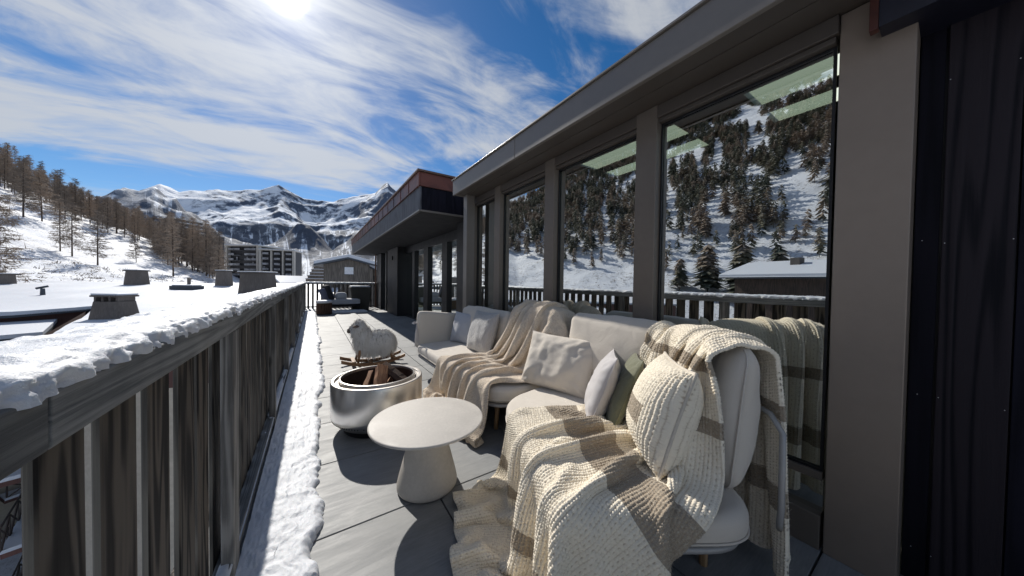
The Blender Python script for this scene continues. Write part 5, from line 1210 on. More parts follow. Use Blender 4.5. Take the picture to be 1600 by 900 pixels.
P = cloth("""2000 0 -13 13 -10 -2 -1 13 -1 -8 5 4 -13 13 0 -10 -4 14 0 -9 0 9 -17 -33 35 -7 18 4 -4 -8 -12 15 9 -9 9 0 -11 2 9 -15 15 -11 11 -9 9 -23 23 -9 9 0 -21 21 -10 6 -19 19 -22 4 -11 -13 -13 -13 72 0 -8 -20 5 23 -23 3 20 -13 -15 27 -13 4 7 -10 -14 22 -29 15 -7 14 -5 -17 -10 -14 -12 -10 -12 -14 -14 89 -12 -9 -3 14 -5 -7 -6 16 0 -14 21 -8 2 10 -26 1 23 -33 7 -2 13 -12 -15 -11 -11 -13 -14 -13 -13 -14 87 -11 -9 6 -2 -3 -4 -3 15 7 -5 5 -5 2 7 -15 6 11 -31 -1 1 10 -9 -15 -11 -9 -14 -14 -15 -13 -10 102 -23 -16 6 -9 4 -5 -2 14 3 1 1 -7 6 3 -9 21 -8 -21 -15 12 2 -10 -12 -8 -12 -9 -5 -1 3 5 48 -10 -8 -22 -11 6 -5 0 13 0 5 -1 -5 5 1 5 9 2 -30 -21 17 0 -10 -11 -3 2 12 10 7 7 9 1 -8 -21 -28 -20 14 -11 5 11 -5 10 -3 -3 8 -4 8 5 1 -18 -32 21 0 -8 -11 6 6 5 3 9 10 10 2 -15 -17 -27 -26 15 3 11 3 -17 17 -1 -1 7 -12 9 6 1 -12 -37 23 10 -4 -18 -10 9 4 4 11 18 12 -5 -11 -9 -25 -34 8 38 3 -11 -25 22 15 -9 5 -22 6 19 4 -17 -39 25 27 -2 -18 -36 -5 13 30 40 26 -37 -5 -3 -3 -32 -39 15 46 3 -27 -30 29 30 -14 -5 -30 8 25 18 -25 -42 22 41 -1 -22 -43 -11 44 42 36 -11 -43 14 -5 -1 -40 -40 22 46 2 -37 -30 32 39 -15 -15 -34 13 28 26 -32 -43 19 45 8 -28 -45 9 34 37 13 -9 -33 26 -7 -6 -42 -37 26 46 -3 -42 -28 35 44 -17 -25 -34 16 34 26 -35 -43 18 46 17 -34 -43 18 28 31 9 -26 -19 39 -10 -11 -44 -34 31 45 -9 -45 -25 39 45 -20 -32 -33 18 41 23 -37 -42 18 46 22 -36 -42 26 24 34 -15 -22 -14 49 -12 -17 -45 -29 35 43 -17 -45 -21 42 45 -25 -38 -28 19 45 21 -39 -40 18 47 23 -37 -40 32 24 35 -2 -44 -23 63 -16 -23 -44 -25 40 39 -25 -45 -14 45 42 -29 -42 -24 22 48 16 -40 -38 20 47 22 -37 -36 37 26 34 -3 -44 -40 75 -19 -28 -45 -18 45 31 -32 -43 -7 46 37 -32 -42 -21 27 49 8 -41 -34 23 48 17 -37 -27 42 27 32 -5 -47 -37 69 -23 -31 -45 -9 49 17 -35 -41 4 44 27 -33 -39 -19 37 46 -5 -40 -29 31 47 8 -36 -16 47 28 18 0 -37 -34 53 -27 -32 -43 6 45 -2 -35 -34 17 35 12 -29 -35 -15 43 41 -17 -36 -24 41 44 -5 -30 6 25 36 -5 -4 -8 -21 31 -30 -31 -34 2 40 -14 -28 -21 -2 42 2 -17 -23 -24 42 31 -19 -33 -7 45 29 -11 -18 -4 29 16 -5 -7 -7 -7 40 -33 -30 -35 15 20 -23 -12 -29 8 33 -8 -14 -18 -11 45 12 -7 -16 1 32 0 -11 -20 3 31 3 -5 -7 -7 -7 60 -33 -31 -31 31 -15 -19 -3 -29 20 6 -7 -1 -22 5 33 -2 -6 -7 3 22 -1 -9 -19 18 13 -1 -4 -7 -6 -8 76 -34 -31 -24 16 -18 -5 -6 -26 19 -8 -8 18 -27 26 -4 -1 14 -22 15 7 -1 -5 -11 9 7 -2 -3 -7 -5 -9 90 -34 -34 -23 8 -17 11 -18 -20 4 -7 6 14 -19 9 -2 3 15 -22 9 2 12 -14 -3 -1 10 -2 -6 -8 -2 -10 102 -34 -33 -25 2 -14 14 -22 -20 -4 -7 30 -3 -13 -4 -4 23 -1 -16 1 2 16 -9 -10 -3 13 -4 -6 -8 -1 -2 104 -33 -32 -26 -6 -7 9 -24 -19 -9 2 37 -14 -17 -6 1 28 -11 -13 -4 7 16 -9 -12 -3 14 -3 -6 -9 -4 7 107 -32 -32 -25 -14 3 -3 -20 -23 -13 20 25 -12 -17 -14 13 19 -10 -13 -11 19 8 -6 -16 -2 16 -5 -3 -9 -9 8 117 -31 -30 -27 -19 9 -11 -17 -25 -15 38 6 -10 -13 -22 28 6 -9 -11 -17 26 3 -3 -19 -2 16 -4 -3 -5 -15 10 123 -29 -30 -29 -22 8 -12 -15 -24 -8 40 -7 -9 -6 -27 33 -1 -7 -7 -23 31 0 -3 -18 -4 18 -2 -4 -2 -10 12 113 -27 -28 -27 -26 5 -9 -7 -27 2 28 -2 -3 -8 -32 36 3 -1 -7 -32 39 0 0 -26 -9 35 0 0 -8 -3 8 81 -25 -26 -18 -25 16 -4 -2 -43 13 36 0 0 -25 -33 37 21 1 -26 -28 41 13 0 -42 -18 40 15 -1 -4 -7 7 43 -19 -13 -17 -16 25 8 -26 -38 19 46 1 -3 -43 -28 35 41 -4 -41 -19 38 26 -11 -47 -23 34 25 3 -1 -6 5 17 -2 0 -6 -25 11 15 -37 -22 16 48 11 -21 -46 -22 32 45 -6 -43 -9 36 27 -17 -48 -28 26 27 9 4 -2 3 18 3 5 -5 -26 3 9 -38 5 -2 46 15 -34 -42 -21 32 46 -9 -41 0 34 23 -22 -47 -32 17 26 10 9 5 2 22 3 14 -2 -23 -10 4 -18 18 -20 38 12 -40 -26 -36 37 46 -15 -36 10 32 16 -25 -47 -35 11 14 8 11 12 9 31 1 17 8 -16 -19 -1 16 8 -33 31 -4 -33 -37 -27 46 40 -26 -19 15 30 5 -27 -46 -30 -17 6 9 11 15 15 53 3 13 17 -4 -11 13 13 -26 -24 27 -32 -36 -36 8 46 19 -20 6 4 5 -3 -8 -21 -19 -31 -23 -13 6 15 13 89 8 6 17 12 7 7 -26 -33 23 -23 -30 -27 -24 34 11 -5 -1 -6 -2 -2 -3 -3 0 8 1 -15 -24 -4 -1 9 74 12 7 6 6 1 1 -17 2 -11 -22 -29 -37 7 -1 1 -5 -1 -7 -4 1 -4 2 -4 7 9 12 19 -6 16 15 -8 6 5 4 1 3 10 -9 -7 -13 -9 -29 -22 -20 -8 -1 -1 -2 -5 -9 1 0 0 4 4 8 11 32 44 35 9 -83 0 9 -1 0 7 7 5 -5 -24 37 8 -22 -18 -18 -21 -24 -22 -17 -13 2 5 7 8 7 25 38 34 46 -3 -21 -51 13 -33 0 7 16 24 -22 6 -18 25 39 21 -20 -14 -21 -23 -25 -24 -26 11 12 12 10 -2 22 22 38 -9 -10 -25 -23 49 -26 -38 -21 17 43 -14 2 4 -13 37 40 38 -13 -20 -23 -27 -35 -13 11 16 11 -12 14 18 -15 -5 -14 -6 -1
2437 -18 -38 -22 -23 1 -35 -45 22 -41 7 -40 -21 -30 0 -31 -2 -28 -43 7 -39 -29 -47 -37 -3 -37 -21 11 11 8 4 590 -51 -39 8 -29 -28 -24 -35 6 -32 -23 -7 -44 3 -30 -25 -3 -34 -18 -28 -27 -26 -46 -48 -14 -8 18 5 -1 -5 -7 600 -51 -51 22 -38 -23 -25 -45 18 -39 -8 -23 -47 40 -44 -8 -33 -45 -6 -27 -42 -17 -45 -39 1 -1 -8 -11 -7 -2 4 608 -48 -48 -13 -23 4 -48 -52 35 -13 -33 -17 -55 35 -24 -23 -50 -22 -25 -23 -44 12 -52 -42 -25 -12 -7 2 6 8 3 604 -49 -49 0 -37 0 -47 -50 38 5 -51 -26 -48 23 0 -46 -16 -30 -34 -33 -23 -3 -49 -46 -29 -4 0 0 -1 -7 -11 620 -40 -43 5 -41 -6 -48 -45 43 2 -42 -45 -50 30 11 -42 -23 -34 -35 -43 6 -26 -50 -49 -30 -9 -11 -13 -13 -13 -11 666 -46 -44 16 -34 -11 -47 -43 45 2 -40 -51 -45 27 19 -34 -48 -48 -13 -40 12 -43 -47 -46 -39 -37 -25 -15 -12 -11 -10 730 -44 -45 0 -30 -17 -44 -46 46 6 -43 -49 -49 33 22 -41 -49 -48 -39 -7 6 -45 -45 -45 -28 -32 -35 -36 -26 -17 -9 775 -46 -44 -22 -9 -31 -44 -37 45 1 -41 -50 -49 36 22 -44 -48 -49 -43 2 -1 -37 -45 -40 -39 -28 -39 -32 -19 -8 -1 759 -46 -45 -30 -1 -45 -23 -45 37 -6 -39 -45 -48 38 17 -47 -43 -50 -40 3 -18 -16 -47 -42 -29 -43 -29 -8 -15 -10 -4 738 -46 -45 -29 -8 -42 -14 -45 26 -17 -36 -36 -45 37 6 -48 -40 -45 -35 -3 -31 -2 -47 -40 -21 -43 -4 -11 -13 -27 -12 734 -46 -46 -22 -19 -38 -12 -42 17 -26 -33 -26 -42 36 -7 -47 -38 -40 -32 -8 -36 3 -44 -37 -17 -41 12 -11 -25 -36 2 719 -46 -46 -17 -28 -35 -9 -43 10 -32 -29 -18 -39 31 -18 -46 -32 -38 -29 -13 -38 3 -39 -34 -17 -39 25 -14 -36 -35 26 692 -46 -45 -15 -33 -31 -9 -42 3 -37 -24 -11 -37 25 -29 -45 -23 -38 -27 -17 -39 3 -36 -31 -21 -36 35 -15 -41 -31 32 678 -45 -44 -14 -37 -25 -12 -41 -3 -41 -16 -8 -36 16 -36 -44 -14 -38 -25 -22 -39 4 -35 -30 -25 -28 39 -17 -44 -25 31 672 -45 -42 -14 -40 -17 -17 -39 -10 -43 -6 -9 -34 3 -41 -43 -3 -39 -23 -28 -37 5 -34 -31 -31 -19 41 -20 -46 -14 13 680 -44 -39 -15 -42 -6 -25 -36 -17 -45 8 -15 -33 -12 -44 -37 7 -41 -23 -34 -35 8 -35 -31 -38 -10 40 -25 -47 -5 -28 718 -43 -38 -17 -42 6 -32 -35 -25 -42 21 -23 -35 -26 -45 -25 12 -43 -27 -38 -28 9 -38 -33 -43 -2 39 -35 -47 -32 -32 759 -41 -38 -23 -29 12 -40 -35 -36 -25 25 -34 -40 -36 -49 4 2 -44 -33 -41 -14 6 -42 -39 -38 21 15 -48 -48 -49 -43 802 -40 -38 -37 11 -5 -43 -41 -43 1 13 -41 -47 -43 -33 22 -16 -45 -37 -42 13 -13 -46 -44 -22 27 -16 -49 -49 -50 -48 825 -37 -40 -26 20 -24 -44 -39 -37 11 -5 -48 -46 -41 -10 16 -34 -47 -46 -7 14 -38 -47 -44 -14 27 -35 -50 -49 -50 -49 849 -37 -39 -20 25 -44 -41 -31 -32 16 -34 -47 -32 -37 1 -4 -49 -43 -34 2 -4 -49 -36 -39 1 4 -44 -49 -49 -49 -49 876 -37 -37 -18 12 -45 -29 -30 -31 9 -50 -46 -10 -37 12 -46 -47 -15 -44 11 -38 -35 -32 -26 -17 -13 -36 -50 -49 -47 -47 903 -36 -38 -23 4 -43 -13 -38 -31 -13 -48 -25 -9 -34 -13 -48 -33 -15 -43 -2 -46 -9 -43 -20 -39 -5 -44 -49 -49 -43 -40 924 -37 -36 -28 -4 -39 -7 -43 -37 -23 -47 4 -27 -32 -32 -48 -3 -36 -39 -15 -42 -2 -40 -30 -43 0 -49 -49 -49 -41 -21 931 -37 -37 -30 -11 -32 -13 -46 -38 -31 -38 16 -43 -42 -30 -41 4 -48 -40 -20 -33 -11 -44 -23 -42 -2 -50 -49 -49 -43 4 934 -39 -38 -30 -18 -21 -28 -45 -42 -35 -15 -2 -48 -33 -41 -23 -10 -50 -42 -25 -13 -30 -50 -17 -39 -7 -51 -49 -46 -46 9 956 -39 -39 -31 -23 -15 -41 -48 -35 -44 13 -31 -49 -43 -29 0 -35 -50 -48 -23 0 -46 -49 -17 -37 -12 -50 -49 -50 -41 -7 999 -41 -40 -37 -21 -20 -48 -47 -32 -40 20 -49 -48 -48 -21 5 -48 -48 -48 -23 -1 -50 -48 -17 -38 -13 -49 -49 -50 -43 -33 1054 -42 -40 -40 -28 -29 -47 -47 -24 -37 3 -46 -48 -48 -16 -2 -48 -47 -47 -21 -10 -48 -50 -14 -39 -13 -49 -49 -49 -49 -47 1098 -42 -41 -41 -37 -31 -48 -48 -19 -38 -4 -49 -49 -36 -24 -12 -37 -49 -37 -32 -20 -46 -50 -8 -40 -20 -45 -50 -50 -49 -48 1126 -44 -42 -40 -43 -36 -47 -40 -29 -41 -8 -49 -49 -20 -38 -28 -22 -49 -26 -43 -29 -41 -47 -8 -40 -30 -40 -50 -50 -50 -49 1150 -44 -44 -46 -38 -44 -42 -32 -43 -45 -12 -46 -45 -18 -43 -34 -15 -47 -25 -46 -34 -41 -44 -10 -38 -38 -39 -49 -50 -50 -49 1170 -45 -44 -45 -39 -44 -44 -33 -49 -47 -17 -44 -36 -24 -45 -33 -12 -45 -27 -48 -36 -43 -43 -11 -36 -44 -40 -49 -49 -50 -49 1189 -46 -43 -45 -40 -43 -45 -44 -46 -43 -25 -44 -28 -41 -35 -25 -13 -44 -33 -48 -38 -46 -42 -13 -34 -45 -47 -49 -48 -48 -50 1208 -46 -42 -45 -42 -42 -48 -47 -48 -34 -31 -45 -37 -31 -32 -15 -23 -40 -44 -48 -39 -50 -40 -14 -41 -46 -50 -49 -48 -47 -47 1229 -46 -44 -42 -46 -44 -48 -48 -41 -31 -38 -37 -29 -25 -33 -18 -40 -44 -49 -47 -48 -42 -45 -34 -43 -38 -44 -49 -51 -49 -48 1258 -45 -46 -42 -44 -47 -50 -41 -28 -32 -41 -28 -24 -32 -28 -41 -50 -47 -49 -50 -49 -43 -38 -49 -50 -46 -39 -43 -41 -46 -50 1276 -45 -45 -46 -47 -49 -33 -33 -23 -39 -31 -28 -32 -34 -48 -50 -49 -50 -48 -50 -48 -49 -46 -45 -50 -50 -49 -42 -42 -31 -38 1279 -48 -46 -46 -49 -39 -21 -31 -23 -41 -18 -40 -43 -47 -49 -49 -49 -50 -49 -48 -48 -50 -50 -50 -50 -50 -49 -37 -23 -26 -31 1236 -43 -49 -41 -42 -33 -39 -46 -25 -14 -34 -41 -45 -44 -48 -47 -42 -43 -45 -47 -52 -49 -49 -49 -49 -43 -29 -28 -20 -41 -44 1186 -29 -36 -49 -43 -43 -40 -32 -46 -19 -32 -32 -37 -47 -43 -47 -44 -45 -43 -33 -36 -46 -49 -48 -42 -27 -27 -25 -42 -45 -42 1122 -12 -35 -29 -44 -49 -33 -43 -41 -45 -29 -33 -30 -31 -48 -46 -46 -42 -22 -42 -18 -47 -48 -36 -41 -15 -27 -43 -47 -39 -20
899 -24 0 35 14 -39 -19 4 37 15 -36 -21 10 29 22 -25 -34 13 15 18 5 -35 -1 5 -30 -29 -39 -49 -49 -49 -48 327 4 -7 40 3 -25 -17 8 23 16 -33 -19 3 35 14 -23 -21 -2 27 15 -4 -29 1 -4 -33 -43 -48 -50 -49 -48 -48 360 6 1 21 9 -17 -22 -1 35 13 -39 -3 -2 17 25 -24 -15 6 3 33 -11 -24 -2 -19 -48 -48 -48 -47 -49 -48 -48 380 -9 5 35 17 -45 -2 -1 5 29 -19 -21 0 23 29 -31 -16 21 -16 39 -9 -41 1 -23 -43 -49 -49 -50 -48 -49 -48 377 -1 2 40 5 -45 0 7 -3 35 -2 -40 1 24 32 -15 -41 34 -12 30 -27 -23 -2 -21 -47 -50 -49 -49 -49 -48 -48 402 -19 -15 52 -10 -42 9 11 -19 37 -20 -19 1 19 33 -19 -36 28 22 8 -31 -23 0 -21 -42 -49 -48 -49 -49 -49 -48 411 -18 -28 32 -5 -35 12 -5 -7 30 -29 0 -1 11 28 -29 -10 0 30 14 -33 -12 -3 -24 -39 -39 -45 -48 -49 -49 -48 366 -20 -3 15 6 -37 21 -17 -1 26 -23 -1 -2 5 25 -23 1 1 5 21 -33 -11 -8 -21 -42 -40 -37 -37 -43 -47 -49 343 -7 -11 2 14 -33 3 -18 6 26 -21 -7 -2 11 24 -17 -3 2 -4 20 -28 -16 -14 -12 -24 -41 -31 -38 -45 -44 -47 330 -15 -17 -4 18 -20 -15 -19 12 25 -19 -14 -4 14 27 -9 -11 -3 -3 18 -24 -19 -15 -12 -6 -25 -36 -38 -25 -39 -33 268 -19 -19 0 15 -19 -13 -19 15 20 -17 -16 -6 18 27 -8 -14 -8 0 15 -20 -20 -16 -11 0 -21 -2 -21 -33 -19 -19 180 -18 -18 5 10 -18 -14 -17 18 14 -16 -16 -6 22 24 -8 -14 -13 3 14 -19 -19 -18 -8 3 -22 12 -14 -39 -10 34 98 -16 -17 9 5 -18 -14 -15 19 10 -15 -15 -6 26 20 -9 -15 -14 5 13 -18 -19 -19 -5 4 -21 17 -13 -34 -6 40 72 -16 -14 11 2 -18 -14 -14 21 5 -14 -14 -5 29 15 -9 -15 -15 7 11 -17 -18 -21 -3 4 -18 17 -9 -25 -7 32 64 -15 -12 13 -2 -17 -15 -11 21 1 -13 -13 -3 29 12 -10 -14 -16 10 9 -18 -17 -22 -1 2 -14 16 -9 -23 -3 30 57 -14 -9 14 -5 -15 -18 -6 20 -3 -10 -14 0 27 8 -10 -11 -17 12 7 -19 -15 -24 0 0 -12 15 -10 -20 3 24 55 -13 -6 14 -8 -10 -21 -1 17 -8 -2 -18 3 23 5 -11 -7 -18 15 5 -21 -14 -24 1 -4 -9 13 -13 -17 9 17 57 -11 -4 13 -10 -3 -25 3 12 -12 10 -24 7 15 4 -11 -3 -15 13 2 -21 -12 -24 1 -9 -7 13 -15 -17 11 15 59 -8 -4 10 -7 4 -24 3 1 -5 18 -28 4 9 0 4 -11 -9 9 -2 -18 -12 -22 -6 -10 38 -29 -8 -12 -5 16 63 -6 -5 1 36 -24 -16 -7 -10 39 -11 -24 -8 1 19 19 -30 -5 3 -11 11 -32 -19 -11 35 20 -41 -8 -5 -1 -7 60 -4 -6 15 37 -31 1 -29 6 44 -29 -11 -4 -16 43 0 -32 -15 -9 22 11 -32 -14 8 43 -16 -32 -3 0 0 -5 29 -2 -7 25 27 -2 -13 -38 17 39 -25 15 -35 -7 47 -26 6 -19 -26 42 -10 0 -32 18 49 -44 -23 0 0 0 -4 11 -2 -5 28 40 4 -38 -34 22 43 -4 -7 -46 7 38 -9 10 -45 -8 42 16 -31 -28 31 38 -46 -23 0 0 11 -13 2 0 0 25 45 -4 -46 -20 22 44 7 -36 -37 21 42 4 -30 -37 11 49 2 -47 -13 42 21 -47 -18 0 0 23 -23 0 0 0 24 47 -18 -46 -7 24 42 -1 -35 -30 26 37 3 -41 -25 19 46 -15 -46 15 34 5 -49 -9 0 7 29 -36 0 0 0 25 45 -29 -41 3 24 38 -22 -29 -10 21 39 -16 -41 -7 19 44 -27 -36 15 42 -11 -45 5 5 7 22 -40 0 0 0 25 40 -36 -29 12 16 31 -31 -28 5 33 23 -30 -31 0 17 38 -31 -24 4 45 -14 -35 0 0 20 16 -36 0 0 0 22 34 -40 -16 4 26 11 -18 -23 0 16 29 -25 -20 3 1 34 -29 -9 0 30 -9 -21 0 0 -1 22 -23 2 0 0 11 30 -41 0 -4 14 -1 -11 -2 -1 -6 28 -24 -2 -4 -7 26 -19 0 -2 15 -5 -14 -3 -4 -4 10 -7 27 0 5 -8 15 -27 -10 -12 13 -7 0 -6 -8 -4 23 -20 -5 -7 -4 19 -15 -1 -1 13 0 -22 -3 -4 0 4 1 71 0 -9 -19 -3 -26 -14 -14 17 -9 -4 -8 -7 4 15 -16 -8 -8 3 9 -11 -3 1 13 2 -21 -7 -3 0 3 1 116 -15 -23 -20 -16 -23 -16 -7 8 -9 -5 -7 -6 11 5 -12 -10 -7 7 1 -7 -4 1 12 3 -17 -11 -3 0 2 1 129 -24 -24 -20 -17 -20 -17 -1 -2 -9 -5 -6 -3 10 2 -10 -10 -7 7 -3 -5 -3 2 11 4 -13 -14 -4 -1 1 1 129 -21 -22 -20 -19 -19 -16 -2 -3 -11 -6 -6 1 8 1 -10 -9 -6 5 -4 -4 -4 3 10 6 -10 -13 -4 -4 0 0 130 -20 -21 -20 -19 -19 -15 -6 4 -17 -7 -7 5 6 1 -10 -8 -6 4 -5 -4 -4 4 10 6 -8 -7 -2 -5 -5 -3 130 -19 -21 -20 -19 -19 -15 2 -2 -17 -10 -7 4 11 -2 -7 -11 -2 -3 -5 -4 -3 4 10 4 6 3 -4 -5 -9 -9 121 -18 -21 -20 -19 -17 -6 -2 -8 -15 -14 6 20 21 -30 -7 -19 -3 -5 -7 2 3 -8 17 12 -3 4 9 1 -6 -2 89 -20 -19 -20 -19 -13 -9 9 7 -29 -7 30 35 -22 -23 -25 0 -14 0 0 9 23 -32 0 3 18 24 6 -26 -18 -3 89 -20 -19 -19 -17 -6 35 21 -42 -26 34 29 5 -36 -13 4 -5 -2 -12 0 13 3 3 -16 0 1 6 18 26 -31 -23 52 -11 -17 -18 -10 27 45 -14 -42 -11 43 -12 -12 -8 9 11 5 -1 -8 -10 11 7 5 -5 -3 -1 -11 -18 14 12 -33 33 28 -11 -29 -21 36 29 15 -41 -39 1 28 -9 -17 -3 0 1 9 12 10 -5 -5 -5 -6 -5 -6 2 21 1 -24 0 0 31 6 5 -21 -11 17 25 12 -41 -23 0 26 -4 -22 0 0 0 0 21 -21 0 0 0 27 -27 27 -10 -17 19 -12 -7 0 8 -8 4 -2 -2 10 18 12 -33 -7 0 10 -3 -7 1 10 27 3 -41 0 5 29 8 -42 25 -25 7 30 -37""", 43, 31, 14)
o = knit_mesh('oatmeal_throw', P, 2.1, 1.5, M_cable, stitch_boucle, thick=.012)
tag(o, 'oatmeal throw falling in rope like folds over the long sofa to the floor', 'throw')
